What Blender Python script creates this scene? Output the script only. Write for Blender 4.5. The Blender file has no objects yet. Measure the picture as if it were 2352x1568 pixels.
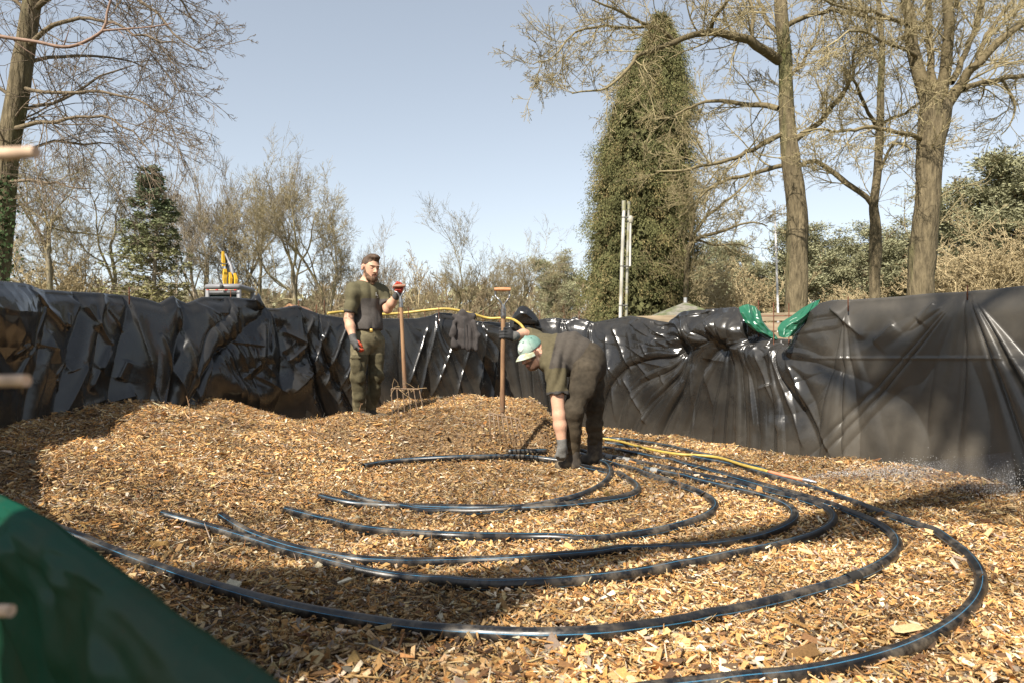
import bpy, math, random
import numpy as np
from mathutils import Vector, Matrix

sc = bpy.context.scene
COL = sc.collection
R = math.radians
# ------------------------------------------------------------------ camera, sky, sun, exposure
CAMZ, HOR, FX = 1.7, 824.0, 1568.0
cam_d = bpy.data.cameras.new('camera'); cam = bpy.data.objects.new('camera', cam_d); COL.objects.link(cam)
cam.location = (0, 0, CAMZ); cam.rotation_euler = (R(90), 0, 0)
cam_d.sensor_width = 36; cam_d.lens = 24; cam_d.shift_y = 40 / 2352
cam_d.clip_start = 0.05; cam_d.clip_end = 2000
cam_d.dof.use_dof = True; cam_d.dof.focus_distance = 5.5; cam_d.dof.aperture_fstop = 5.6
sc.camera = cam
sc.render.resolution_x = 1024; sc.render.resolution_y = 682

TOSUN = Vector((-0.42, -0.74, 0.80)).normalized()
SUN_EL = math.asin(TOSUN.z)
SUN_AZ = math.atan2(TOSUN.x, TOSUN.y)
world = bpy.data.worlds.new('World'); sc.world = world; world.use_nodes = True
wn = world.node_tree.nodes; wl = world.node_tree.links
bg = wn['Background']
sky = wn.new('ShaderNodeTexSky'); sky.sky_type = 'NISHITA'; sky.sun_disc = False
sky.sun_elevation = SUN_EL; sky.sun_rotation = SUN_AZ
sky.altitude = 0; sky.air_density = 1.0; sky.dust_density = 0.4; sky.ozone_density = 1.0
hs = wn.new('ShaderNodeHueSaturation'); hs.inputs['Saturation'].default_value = 0.58; hs.inputs['Hue'].default_value = 0.497; hs.inputs['Value'].default_value = 1.0
gm = wn.new('ShaderNodeGamma'); gm.inputs[1].default_value = 0.75
wl.new(sky.outputs[0], gm.inputs[0]); wl.new(gm.outputs[0], hs.inputs['Color']); wl.new(hs.outputs[0], bg.inputs[0])
bg.inputs[1].default_value = 0.135
sun_d = bpy.data.lights.new('sun', 'SUN'); sun_d.energy = 5.0; sun_d.angle = R(0.5); sun_d.color = (1.0, 0.93, 0.82)
sun = bpy.data.objects.new('sun', sun_d); COL.objects.link(sun)
sun.rotation_euler = TOSUN.to_track_quat('Z', 'Y').to_euler()
sc.view_settings.view_transform = 'Standard'; sc.view_settings.look = 'None'
sc.view_settings.exposure = 0.95; sc.view_settings.gamma = 1.0; sc.view_settings.use_curve_mapping = False

def at(px, py, d):
    return np.array([(px - 1176) / FX * d, d, CAMZ - (py - HOR) / FX * d])

# ------------------------------------------------------------------ helpers
def tag(o, label=None, cat=None, group=None, kind=None):
    if label: o['label'] = label
    if cat: o['category'] = cat
    if group: o['group'] = group
    if kind: o['kind'] = kind
    return o
def empty(name, loc=(0, 0, 0), label=None, cat=None, group=None, rz=0):
    o = bpy.data.objects.new(name, None); COL.objects.link(o); o.location = loc; o.rotation_euler = (0, 0, rz)
    o.empty_display_size = .1
    return tag(o, label, cat, group)
def build(name, V, F, mat, parent=None, smooth=True, col=None, uv=None, world_space=True):
    """V (n,3); F ndarray (m,k) or list of ndarrays; col per-vertex (n,3); uv per-loop (for the one array)"""
    V = np.asarray(V, dtype=np.float32)
    if parent is not None and world_space:
        q = parent
        while q is not None: V = V - np.array(q.location, dtype=np.float32); q = q.parent
    Fs = F if isinstance(F, list) else [F]
    Fs = [np.asarray(f, dtype=np.int32) for f in Fs if len(f)]
    me = bpy.data.meshes.new(name)
    me.vertices.add(len(V)); me.vertices.foreach_set('co', V.ravel())
    nl = sum(f.size for f in Fs); npoly = sum(len(f) for f in Fs)
    me.loops.add(nl); me.loops.foreach_set('vertex_index', np.concatenate([f.ravel() for f in Fs]))
    me.polygons.add(npoly)
    st = []; o = 0
    for f in Fs:
        st.append(o + np.arange(len(f)) * f.shape[1]); o += f.size
    me.polygons.foreach_set('loop_start', np.concatenate(st).astype(np.int32))
    me.polygons.foreach_set('use_smooth', np.full(npoly, smooth))
    if uv is not None:
        l = me.uv_layers.new(name='UVMap'); l.data.foreach_set('uv', np.asarray(uv, dtype=np.float32).ravel())
    me.update(calc_edges=True)
    if col is not None:
        c = np.ones((len(V), 4), dtype=np.float32); c[:, :3] = col
        a = me.color_attributes.new('Col', 'FLOAT_COLOR', 'POINT'); a.data.foreach_set('color', c.ravel())
    if mat: me.materials.append(mat)
    ob = bpy.data.objects.new(name, me); COL.objects.link(ob)
    if parent is not None: ob.parent = parent
    return ob
class MB:
    def __init__(s): s.V = []; s.F = []; s.C = []; s.n = 0
    def add(s, V, F, c=None):
        V = np.asarray(V, float); s.V.append(V); s.F.append(np.asarray(F) + s.n); s.n += len(V)
        if c is not None:
            c = np.asarray(c, float); s.C.append(np.broadcast_to(c, (len(V), 3)) if c.ndim == 1 else c)
        return s
    def box(s, c, size, M=None, bev=0.0, col=None):
        x, y, z = [a / 2 for a in size]
        b = min(bev, x * .9, y * .9, z * .9)
        pts = []
        if b <= 0:
            V = np.array([[sx * x, sy * y, sz * z] for sx in (-1, 1) for sy in (-1, 1) for sz in (-1, 1)])
            F4 = [[0, 1, 3, 2], [4, 6, 7, 5], [0, 4, 5, 1], [2, 3, 7, 6], [0, 2, 6, 4], [1, 5, 7, 3]]
        else:
            # rings of a rounded box
            prof = [(-z, -b), (-z + b * .3, -b * .3), (-z + b, 0), (z - b, 0), (z - b * .3, -b * .3), (z, -b)]
            V = []; 
            for zz, ins in prof:
                xx, yy = x + ins, y + ins
                cb = b if ins == 0 else b
                V += [[-xx + cb, -yy, zz], [xx - cb, -yy, zz], [xx, -yy + cb, zz], [xx, yy - cb, zz], [xx - cb, yy, zz], [-xx + cb, yy, zz], [-xx, yy - cb, zz], [-xx, -yy + cb, zz]]
            V = np.array(V); F4 = []
            for r in range(len(prof) - 1):
                for k in range(8):
                    F4.append([r * 8 + k, r * 8 + (k + 1) % 8, r * 8 + 8 + (k + 1) % 8, r * 8 + 8 + k])
            q = (len(prof) - 1) * 8
            F4 += [[q, q + 1, q + 2, q + 7], [q + 7, q + 2, q + 3, q + 6], [q + 6, q + 3, q + 4, q + 5]]
            F4 += [[7, 2, 1, 0], [6, 3, 2, 7], [5, 4, 3, 6]]
        if M is not None: V = V @ np.array(M)[:3, :3].T
        return s.add(V + np.array(c), F4, col)
    def tube(s, P, r, sides=8, cap=True, col=None):
        P = np.asarray(P, float)[None]; rr = np.broadcast_to(np.asarray(r, float), (1, P.shape[1]))
        V, F = tubes(P, rr, sides)
        n = P.shape[1]
        s0 = s.n
        s.add(V, F, col)
        if cap:
            # fan caps made of quads around a centre
            for e, idx in ((0, 0), (1, n - 1)):
                ring = [idx * sides + k for k in range(sides)]
                V2 = np.vstack([V[ring], V[ring].mean(0)[None]])
                FF = [[k, (k + 1) % sides, sides, sides] for k in range(sides)]
                FF = [[f[0], f[1], f[2]] for f in FF]
                # degenerate-free: use two-triangle quads
                q = []
                for k in range(0, sides, 2):
                    a, b, c_ = k, (k + 1) % sides, (k + 2) % sides
                    q.append([sides, c_, b, a] if e == 0 else [a, b, c_, sides])
                s.add(V2, q, col)
        return s
    def done(s, name, mat, parent=None, smooth=True):
        return build(name, np.vstack(s.V), np.vstack(s.F), mat, parent, smooth, np.vstack(s.C) if s.C else None)
def nrm(a): return a / np.maximum(np.linalg.norm(a, axis=-1, keepdims=True), 1e-9)
def tubes(P, Rr, sides=4):
    B, n, _ = P.shape
    T = np.empty_like(P); T[:, 1:-1] = P[:, 2:] - P[:, :-2]; T[:, 0] = P[:, 1] - P[:, 0]; T[:, -1] = P[:, -1] - P[:, -2]
    T = nrm(T)
    mean = np.abs(nrm(P[:, -1] - P[:, 0] + 1e-6)); mt = np.abs(T).max(1)
    ref = np.zeros((B, 3)); ref[np.arange(B), np.argmin(mt + mean * .3, axis=1)] = 1
    U = nrm(np.cross(T, ref[:, None, :])); W = np.cross(T, U)
    a = np.arange(sides) / sides * 2 * np.pi
    V = P[:, :, None, :] + Rr[:, :, None, None] * (np.cos(a)[None, None, :, None] * U[:, :, None, :] + np.sin(a)[None, None, :, None] * W[:, :, None, :])
    base = (np.arange(B) * n * sides)[:, None, None] + (np.arange(n - 1) * sides)[None, :, None]
    k = np.arange(sides)[None, None, :]; k2 = (k + 1) % sides
    F = np.stack([base + k, base + k2, base + sides + k2, base + sides + k], -1).reshape(-1, 4)
    return V.reshape(-1, 3), F
def catmull(P, step):
    P = np.asarray(P, float); Q = np.vstack([2 * P[0] - P[1], P, 2 * P[-1] - P[-2]]); out = []
    for i in range(1, len(Q) - 2):
        p0, p1, p2, p3 = Q[i - 1], Q[i], Q[i + 1], Q[i + 2]
        m = max(2, int(np.linalg.norm((p2 - p1)[:3]) / step))
        t = np.linspace(0, 1, m, endpoint=False)[:, None]
        out.append(.5 * ((2 * p1) + (-p0 + p2) * t + (2 * p0 - 5 * p1 + 4 * p2 - p3) * t ** 2 + (-p0 + 3 * p1 - 3 * p2 + p3) * t ** 3))
    out.append(P[-1:]); return np.vstack(out)
def S(t):
    t = np.clip(t, 0, 1); return t * t * (3 - 2 * t)
_lat = np.random.default_rng(5).random((256, 256))
def vn(x, y, seed=0):
    x = np.asarray(x) + seed * 17.31; y = np.asarray(y) + seed * 9.77
    i = np.floor(x).astype(int); j = np.floor(y).astype(int); fx = S(x - i); fy = S(y - j)
    g = lambda a, b: _lat[a % 256, b % 256]
    return (g(i, j) * (1 - fx) + g(i + 1, j) * fx) * (1 - fy) + (g(i, j + 1) * (1 - fx) + g(i + 1, j + 1) * fx) * fy
def tri(x, y, seed=0):
    """piecewise-linear value noise on triangles: sharp creases, flat facets"""
    x = np.asarray(x) + seed * 13.7; y = np.asarray(y) + seed * 7.3
    i = np.floor(x).astype(int); j = np.floor(y).astype(int); u = x - i; v = y - j
    g = lambda a, b: _lat[a % 256, b % 256]
    flip = _lat[(i + 77) % 256, (j + 31) % 256] > .5
    a, b, c, d = g(i, j), g(i + 1, j), g(i, j + 1), g(i + 1, j + 1)
    r1 = np.where(u + v < 1, a + (b - a) * u + (c - a) * v, d + (c - d) * (1 - u) + (b - d) * (1 - v))
    r2 = np.where(u > v, a + (b - a) * u + (d - b) * v, a + (d - c) * u + (c - a) * v)
    return np.where(flip, r1, r2)

# ------------------------------------------------------------------ materials
def pmat(name, base, rough=.7, metal=0., spec=.5, attr=False, n_scale=8., n_amt=.25, bump_scale=0., bump=0.2, dist=.01,
         stretch=(1, 1, 1), base2=None, n2_scale=2., n2_lo=.45, n2_hi=.6, sheen=0., coat=0., trans=0., dirt=None):
    m = bpy.data.materials.new(name); m.use_nodes = True; nt = m.node_tree; N = nt.nodes; L = nt.links
    p = N['Principled BSDF']
    p.inputs['Roughness'].default_value = rough; p.inputs['Metallic'].default_value = metal
    p.inputs['Specular IOR Level'].default_value = spec
    p.inputs['Coat Weight'].default_value = coat; p.inputs['Sheen Weight'].default_value = sheen
    tc = N.new('ShaderNodeTexCoord'); mp = N.new('ShaderNodeMapping'); mp.inputs['Scale'].default_value = stretch
    L.new(tc.outputs['Object'], mp.inputs[0])
    if attr:
        c = N.new('ShaderNodeVertexColor'); c.layer_name = 'Col'; csock = c.outputs[0]
    else:
        c = N.new('ShaderNodeRGB'); c.outputs[0].default_value = (*base, 1); csock = c.outputs[0]
    if base2 is not None:
        t = N.new('ShaderNodeTexNoise'); t.inputs['Scale'].default_value = n2_scale; t.inputs['Detail'].default_value = 6
        L.new(mp.outputs[0], t.inputs['Vector'])
        mr = N.new('ShaderNodeMapRange'); mr.inputs[1].default_value = n2_lo; mr.inputs[2].default_value = n2_hi
        L.new(t.outputs['Fac'], mr.inputs[0])
        mx = N.new('ShaderNodeMix'); mx.data_type = 'RGBA'; L.new(mr.outputs[0], mx.inputs[0]); L.new(csock, mx.inputs[6])
        mx.inputs[7].default_value = (*base2, 1); csock = mx.outputs[2]
    if n_amt > 0:
        t = N.new('ShaderNodeTexNoise'); t.inputs['Scale'].default_value = n_scale; t.inputs['Detail'].default_value = 5
        L.new(mp.outputs[0], t.inputs['Vector'])
        mr = N.new('ShaderNodeMapRange'); mr.inputs[1].default_value = .3; mr.inputs[2].default_value = .7
        mr.inputs[3].default_value = 1 - n_amt; mr.inputs[4].default_value = 1 + n_amt
        L.new(t.outputs['Fac'], mr.inputs[0])
        vm = N.new('ShaderNodeVectorMath'); vm.operation = 'SCALE'; L.new(csock, vm.inputs[0]); L.new(mr.outputs[0], vm.inputs['Scale'])
        csock = vm.outputs[0]
    L.new(csock, p.inputs['Base Color'])
    if bump_scale > 0:
        t = N.new('ShaderNodeTexNoise'); t.inputs['Scale'].default_value = bump_scale; t.inputs['Detail'].default_value = 4
        L.new(mp.outputs[0], t.inputs['Vector'])
        b = N.new('ShaderNodeBump'); b.inputs['Strength'].default_value = bump; b.inputs['Distance'].default_value = dist
        L.new(t.outputs['Fac'], b.inputs['Height']); L.new(b.outputs[0], p.inputs['Normal'])
    return m
# ------------------------------------------------------------------ terrain and bed of wood chips
def bed(x, y):
    x = np.asarray(x, float); y = np.asarray(y, float)
    a = .5 * S((-x - .9) / 2.4)
    b = .36 * (1 - .5 * S((-x - 1.2) / .8)) * S((y - 5.55 - .25 * (vn(x * 1.3, y * 0 + 3, 2) - .5)) / .6) * S((.66 - x) / .45)
    m_ = (a ** 4 + b ** 4 + 1e-9) ** .25; h = .83 + m_
    h = h + .04 * np.exp(-((x + 1.9) / .8) ** 2 - ((y - 5.5) / .45) ** 2) + .07 * np.exp(-((x + .75) / .5) ** 2 - ((y - 5.75) / .35) ** 2) + .05 * np.exp(-((x - .1) / .5) ** 2 - ((y - 6.6) / .5) ** 2) + .08 * np.exp(-((x + .55) / .35) ** 2 - ((y - 7.5) / .4) ** 2)
    amp = .06 + .24 * m_
    h = h + amp * (vn(x * 1.1, y * 1.1, 3) - .5) + amp * .7 * (vn(x * 2.7, y * 2.7, 4) - .5) + .025 * (vn(x * 7, y * 7, 5) - .5)
    h = h + .03 * S((x - 2.0 - .35 * np.clip(4.6 - y, -3, 2)) / .9) * S((6.8 - y) / 1.5)
    return h
def hit(px, py, lift=.02):
    d = np.arange(.6, 9.5, .004)
    x = (px - 1176) / FX * d; z = CAMZ - (py - HOR) / FX * d
    k = np.argmax(z <= bed(x, d) + lift)
    return np.array([x[k], d[k], z[k]])

PLAN = [(-1.75, 2.0), (-2.35, 2.7), (-2.9, 3.5), (-3.2, 4.2), (-3.25, 5.0), (-3.0, 5.9), (-2.55, 6.8), (-1.9, 7.65), (-1.1, 8.25), (-.3, 8.5), (.5, 8.5),
        (1.25, 8.15), (1.9, 7.35), (2.35, 6.5), (2.78, 5.7), (3.1, 5.05), (3.38, 4.4), (3.6, 3.5), (3.6, 2.5), (3.25, 1.5), (2.5, .6), (1.5, -.1)]
PL = catmull(np.array(PLAN), .01)

def terrain():
    n = 90
    t = np.linspace(-1, 1, n); g = np.sign(t) * np.abs(t) ** 2.2 * 400
    X, Y = np.meshgrid(g, g + 4, indexing='ij')
    rr = np.hypot(X, Y - 4)
    Z = 1.35 * S((rr - 7) / 14) + .3 * (vn(X * .11, Y * .11, 8) - .5) * S((rr - 9) / 10)
    V = np.stack([X, Y, Z], -1).reshape(-1, 3)
    i = np.arange(n - 1)[:, None] * n + np.arange(n - 1)[None]
    F = np.stack([i, i + n, i + n + 1, i + 1], -1).reshape(-1, 4)
    m = pmat('forest_floor', (.11, .085, .05), .95, base2=(.08, .10, .035), n2_scale=.4, n_scale=3, n_amt=.4, bump_scale=6, bump=.6, dist=.05)
    tag(build('ground', V, F, m), kind='structure')
terrain()

def chip_bed():
    # sheet filling the basket, edge follows the wall
    cx, cy = .2, 4.2
    pts = np.vstack([PL, [[.6, -.35], [0, .05], [-.25, .45], [-.8, 1.0]]])
    ring = catmull(np.vstack([pts[::30], pts[-4:], pts[:1]]), .05)
    m = len(ring); K = 120
    t = np.linspace(0, 1.02, K)[:, None, None]
    XY = np.array([cx, cy]) + (ring[None] - [cx, cy]) * t
    X, Y = XY[..., 0], XY[..., 1]
    Z = bed(X, Y) - .012 + .02 * (vn(X * 22, Y * 22, 6) - .5)
    V = np.stack([X, Y, Z], -1).reshape(-1, 3)
    i = np.arange(K - 1)[:, None] * m + np.arange(m - 1)[None]
    F = np.stack([i, i + m, i + m + 1, i + 1], -1).reshape(-1, 4)
    mt = pmat('chip_bed_mat', (.13, .08, .04), .95, base2=(.30, .19, .09), n2_scale=60, n_scale=140, n_amt=.6, bump_scale=120, bump=1, dist=.02)
    tag(build('ground_bed', V, F, mt), kind='structure')
chip_bed()

def chips():
    rg = np.random.default_rng(11)
    pos = []
    poly = np.vstack([PL[::20], [[.6, -.3], [0, .2], [-.25, .5], [-.8, 1.05]]])
    def inside(x, y):
        c = np.zeros(len(x), bool); j = len(poly) - 1
        for i in range(len(poly)):
            xi, yi = poly[i]; xj, yj = poly[j]
            c ^= ((yi > y) != (yj > y)) & (x < (xj - xi) * (y - yi) / (yj - yi + 1e-12) + xi); j = i
        return c
    for y0, y1, dens, sz in ((.6, 2.0, 11000, .92), (2.0, 3.2, 10500, .85), (3.2, 4.8, 8500, .85), (4.8, 6.4, 6500, .9), (6.4, 8.7, 3800, 1.)):
        w = .80 * y1 + .5
        n = int((y1 - y0) * 2 * w * dens)
        x = rg.uniform(-w, w, n); y = rg.uniform(y0, y1, n)
        k = inside(x, y) & (np.abs(x) < .80 * y + .45)
        pos.append(np.stack([x[k], y[k], np.full(k.sum(), sz)], -1))
    P = np.vstack(pos); n = len(P)
    x, y, sz = P.T
    # clusters: coarse chips near, shredded strands on the mounds
    mound = np.clip((bed(x, y) - .9) / .3, 0, 1)
    shred = rg.random(n) < (.30 + .35 * mound)
    u = rg.random(n)
    Ln = sz * np.where(shred, rg.uniform(.025, .075, n), .010 + (.036 + .012 * (y < 2.2)) * u ** 1.8)
    Wd = sz * np.where(shred, rg.uniform(.0015, .004, n), Ln * rg.uniform(.22, .65, n))
    Th = sz * np.where(shred, rg.uniform(.001, .003, n), rg.uniform(.0015, .005, n))
    big = rg.random(n) < .012
    Ln[big] *= 1.9; Wd[big] *= 1.9; Th[big] *= 2
    z = bed(x, y) + rg.uniform(-.016, .018, n) + .010 * big
    yaw = rg.uniform(0, 2 * np.pi, n); pit = rg.normal(0, .42, n); rol = rg.normal(0, .55, n)
    cy_, sy_ = np.cos(yaw), np.sin(yaw); cp, sp = np.cos(pit), np.sin(pit)
    A = np.stack([cy_ * cp, sy_ * cp, sp], -1)
    side = np.stack([-sy_, cy_, np.zeros(n)], -1); up = np.cross(A, side)
    B = side * np.cos(rol)[:, None] + up * np.sin(rol)[:, None]; C = np.cross(A, B)
    sg = np.array([[a, b, c] for a in (-1, 1) for b in (-1, 1) for c in (-1, 1)], float)
    J = sg[None] * (1 + rg.uniform(-.42, .18, (n, 8, 3)))
    # taper one end
    tp = rg.uniform(.3, 1, n)[:, None]; e = (sg[None, :, 0] > 0)
    J[:, :, 1] *= np.where(e, tp, 1)
    V = np.stack([x, y, z], -1)[:, None] + .5 * (J[..., 0:1] * (Ln[:, None, None] * A[:, None]) + J[..., 1:2] * (Wd[:, None, None] * B[:, None]) + J[..., 2:3] * (Th[:, None, None] * C[:, None]))
    f = np.array([[0, 1, 3, 2], [4, 6, 7, 5], [0, 4, 5, 1], [2, 3, 7, 6], [0, 2, 6, 4], [1, 5, 7, 3]])
    F = (np.arange(n)[:, None, None] * 8 + f[None]).reshape(-1, 4)
    pal = np.array([[.55, .33, .12], [.64, .44, .20], [.44, .23, .07], [.78, .63, .40], [.20, .10, .038], [.34, .26, .17], [.56, .27, .075], [.085, .05, .026]])
    pr = np.array([.21, .17, .16, .08, .15, .08, .06, .09]); ci = rg.choice(8, n, p=pr / pr.sum())
    c = pal[ci] * rg.uniform(.65, 1.2, (n, 1)) * (1 + rg.uniform(-.06, .06, (n, 3)))
    # patches where the chips are wetter / darker wood
    wet = np.clip(S((vn(x * .9, y * .9, 21) - .52) * 4) * .34 + S((vn(x * 3.1, y * 3.1, 22) - .52) * 5) * .26, 0, .5)
    c *= (1 - wet)[:, None]
    c = c * np.array([1.08, 1.10, 1.22]); c = np.clip(c, 0, .85)
    m = pmat('wood_chip', (.5, .35, .2), .82, attr=True, n_scale=160, n_amt=.22, bump_scale=260, bump=.35, dist=.003, spec=.3)
    tag(build('wood_chips', V.reshape(-1, 3), F, m, smooth=False, col=np.repeat(c, 8, 0)), label='loose golden brown wood chips covering the floor of the basket', cat='wood chips', kind='stuff')
chips()
# ------------------------------------------------------------------ black water pipes laid in rings on the chips
def pipe_mat():
    m = bpy.data.materials.new('black_pipe'); m.use_nodes = True; N = m.node_tree.nodes; L = m.node_tree.links; p = N['Principled BSDF']
    uv = N.new('ShaderNodeUVMap'); sp = N.new('ShaderNodeSeparateXYZ'); L.new(uv.outputs[0], sp.inputs[0])
    a = N.new('ShaderNodeMath'); a.operation = 'MULTIPLY'; a.inputs[1].default_value = 4; L.new(sp.outputs[1], a.inputs[0])
    b = N.new('ShaderNodeMath'); b.operation = 'FRACT'; L.new(a.outputs[0], b.inputs[0])
    c = N.new('ShaderNodeMath'); c.operation = 'COMPARE'; c.inputs[1].default_value = .5; c.inputs[2].default_value = .03; L.new(b.outputs[0], c.inputs[0])
    tc = N.new('ShaderNodeTexCoord')
    n1 = N.new('ShaderNodeTexNoise'); n1.inputs['Scale'].default_value = 14; n1.inputs['Detail'].default_value = 8; n1.inputs['Roughness'].default_value = .7; L.new(tc.outputs['Object'], n1.inputs[0])
    mr = N.new('ShaderNodeMapRange'); mr.inputs[1].default_value = .44; mr.inputs[2].default_value = .66; mr.inputs[4].default_value = .75; L.new(n1.outputs[0], mr.inputs[0])
    n2 = N.new('ShaderNodeTexNoise'); n2.inputs['Scale'].default_value = 2.5; L.new(tc.outputs['Object'], n2.inputs[0])
    m2 = N.new('ShaderNodeMapRange'); m2.inputs[1].default_value = .30; m2.inputs[2].default_value = .52; L.new(n2.outputs[0], m2.inputs[0])
    mm = N.new('ShaderNodeMath'); mm.operation = 'MULTIPLY'; L.new(mr.outputs[0], mm.inputs[0]); L.new(m2.outputs[0], mm.inputs[1])
    mx = N.new('ShaderNodeMix'); mx.data_type = 'RGBA'; mx.inputs[6].default_value = (.008, .008, .009, 1); mx.inputs[7].default_value = (.04, .17, .29, 1); L.new(c.outputs[0], mx.inputs[0])
    my = N.new('ShaderNodeMix'); my.data_type = 'RGBA'; L.new(mm.outputs[0], my.inputs[0]); L.new(mx.outputs[2], my.inputs[6]); my.inputs[7].default_value = (.14, .115, .085, 1)
    L.new(my.outputs[2], p.inputs['Base Color'])
    rr = N.new('ShaderNodeMapRange'); rr.inputs[3].default_value = .3; rr.inputs[4].default_value = .75; L.new(mm.outputs[0], rr.inputs[0]); L.new(rr.outputs[0], p.inputs['Roughness'])
    bp = N.new('ShaderNodeBump'); bp.inputs['Strength'].default_value = .25; bp.inputs['Distance'].default_value = .002
    L.new(n1.outputs[0], bp.inputs['Height']); L.new(bp.outputs[0], p.inputs['Normal'])
    return m
PIPE = pipe_mat()
def tube_uv(P, r, sides, twist=0.):
    n = len(P); T = nrm(np.gradient(P, axis=0)); up = np.array([0, 0, 1.])
    U = nrm(np.cross(T, up)); W = np.cross(U, T)
    L = np.concatenate([[0], np.cumsum(np.linalg.norm(np.diff(P, axis=0), axis=1))])
    a = (np.arange(sides) / sides * 2 * np.pi)[None] + (twist * L)[:, None]
    V = P[:, None] + r * (np.cos(a)[..., None] * U[:, None] + np.sin(a)[..., None] * W[:, None])
    i = (np.arange(n - 1) * sides)[:, None]; k = np.arange(sides)[None]; k2 = (k + 1) % sides
    F = np.stack([i + k, i + k2, i + sides + k2, i + sides + k], -1).reshape(-1, 4)
    kk = np.broadcast_to(k / sides, (n - 1, sides)); k3 = kk + 1 / sides
    l0 = np.broadcast_to(L[:-1, None], (n - 1, sides)); l1 = np.broadcast_to(L[1:, None], (n - 1, sides))
    uv = np.stack([np.stack([l0, kk], -1), np.stack([l0, k3], -1), np.stack([l1, k3], -1), np.stack([l1, kk], -1)], 2).reshape(-1, 2)
    # closed ends with a hollow lip
    V = V.reshape(-1, 3); nv = len(V); extra = []; EF = []
    for e in (0, n - 1):
        ring = V[e * sides:(e + 1) * sides]; c = P[e]; inn = c + (ring - c) * .78; deep = inn + (T[e] if e == 0 else -T[e]) * .05
        b0 = nv + len(extra) * sides
        extra += [inn, deep]
        for q in range(sides):
            q2 = (q + 1) % sides; o = e * sides
            f1 = [o + q, b0 + q, b0 + q2, o + q2]; f2 = [b0 + q, b0 + sides + q, b0 + sides + q2, b0 + q2]
            if e: f1 = f1[::-1]; f2 = f2[::-1]
            EF += [f1, f2]
    V = np.vstack([V] + extra); F = np.vstack([F, EF]); uv = np.vstack([uv, np.zeros((len(EF) * 4, 2))])
    return V, F, uv
PIPES = [
 ('outermost black pipe ring, sweeping round the right edge and off the bottom of the picture', 'o', .3,
  [(1380, 1600), (1500, 1585), (1620, 1569), (1850, 1545), (2050, 1500), (2170, 1443), (2236, 1385), (2254, 1330), (2232, 1285), (2180, 1242), (2110, 1208), (2030, 1180), (1950, 1150), (1850, 1117), (1750, 1088), (1680, 1068), (1600, 1052), (1500, 1034), (1430, 1022), (1390, 1016)]),
 ('longest black pipe, from the green tarpaulin across the foreground, taped at its right bend', 'o', -.2,
  [(120, 1210), (200, 1243), (350, 1300), (500, 1350), (650, 1390), (800, 1420), (950, 1441), (1100, 1454), (1250, 1457), (1400, 1449), (1550, 1430), (1700, 1400), (1850, 1362), (1960, 1327), (2030, 1292), (2062, 1258), (2050, 1228), (2010, 1200), (1950, 1176), (1880, 1150), (1780, 1122), (1680, 1094), (1600, 1072), (1520, 1053), (1430, 1035), (1385, 1028)]),
 ('black pipe ring whose dusty cut left end crosses in front of a shorter curved end', 'o', .15,
  [(370, 1180), (450, 1203), (560, 1235), (640, 1262), (750, 1290), (850, 1315), (950, 1330), (1080, 1340), (1200, 1340), (1350, 1330), (1500, 1310), (1650, 1280), (1780, 1254), (1870, 1228), (1912, 1200), (1905, 1173), (1850, 1150), (1780, 1131), (1700, 1111), (1620, 1094), (1540, 1077), (1450, 1058), (1385, 1047), (1350, 1041)]),
 ('black pipe ring with steep hooked left end touching the dusty pipe beside it', 'o', 0,
  [(508, 1185), (560, 1218), (620, 1243), (700, 1266), (800, 1283), (900, 1291), (1050, 1290), (1200, 1283), (1350, 1272), (1500, 1260), (1620, 1252), (1720, 1238), (1790, 1215), (1825, 1190), (1815, 1165), (1760, 1142), (1680, 1122), (1600, 1102), (1530, 1086), (1480, 1076)]),
 ('shiny black pipe, middle ring of the set, ending left on bare chips', 'o', .25,
  [(655, 1170), (720, 1188), (800, 1208), (900, 1222), (1050, 1230), (1200, 1233), (1350, 1238), (1450, 1230), (1540, 1212), (1610, 1190), (1643, 1165), (1620, 1138), (1550, 1110), (1480, 1088), (1420, 1070), (1360, 1052), (1330, 1042)]),
 ('black pipe loop of the second smallest ring with end bending round below the worker', 'o', -.3,
  [(735, 1140), (800, 1155), (900, 1162), (1050, 1166), (1200, 1166), (1300, 1160), (1380, 1150), (1440, 1140), (1465, 1124), (1450, 1105), (1400, 1085), (1320, 1068)]),
 ('smallest black pipe loop curling tightly in front of the bending worker', 'o', .4,
  [(790, 1130), (830, 1146), (890, 1160), (980, 1174), (1090, 1174), (1200, 1166), (1280, 1152), (1340, 1135), (1385, 1112), (1402, 1088), (1395, 1068), (1365, 1054), (1338, 1044)]),
 ('black pipe arc at the foot of the chip mound, held by the bending worker', 'o', .1,
  [(835, 1070), (880, 1062), (950, 1055), (1050, 1050), (1150, 1048), (1220, 1050), (1290, 1058)]),
 ('short black pipe end poking out of the chips behind the right fork', 'o', .1,
  [(1165, 1037), (1210, 1036), (1255, 1035)]),
 ('black pipe end between the mound and the worker forearm', 'o', .1,
  [(1278, 1021), (1300, 1026), (1345, 1038), (1400, 1048), (1470, 1062)]),
 ('black pipe lying farthest back by the black sheet behind the yellow hose', 'o', .1,
  [(1375, 1006), (1440, 1010), (1520, 1022), (1600, 1040), (1690, 1062), (1760, 1082)]),
]
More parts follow.
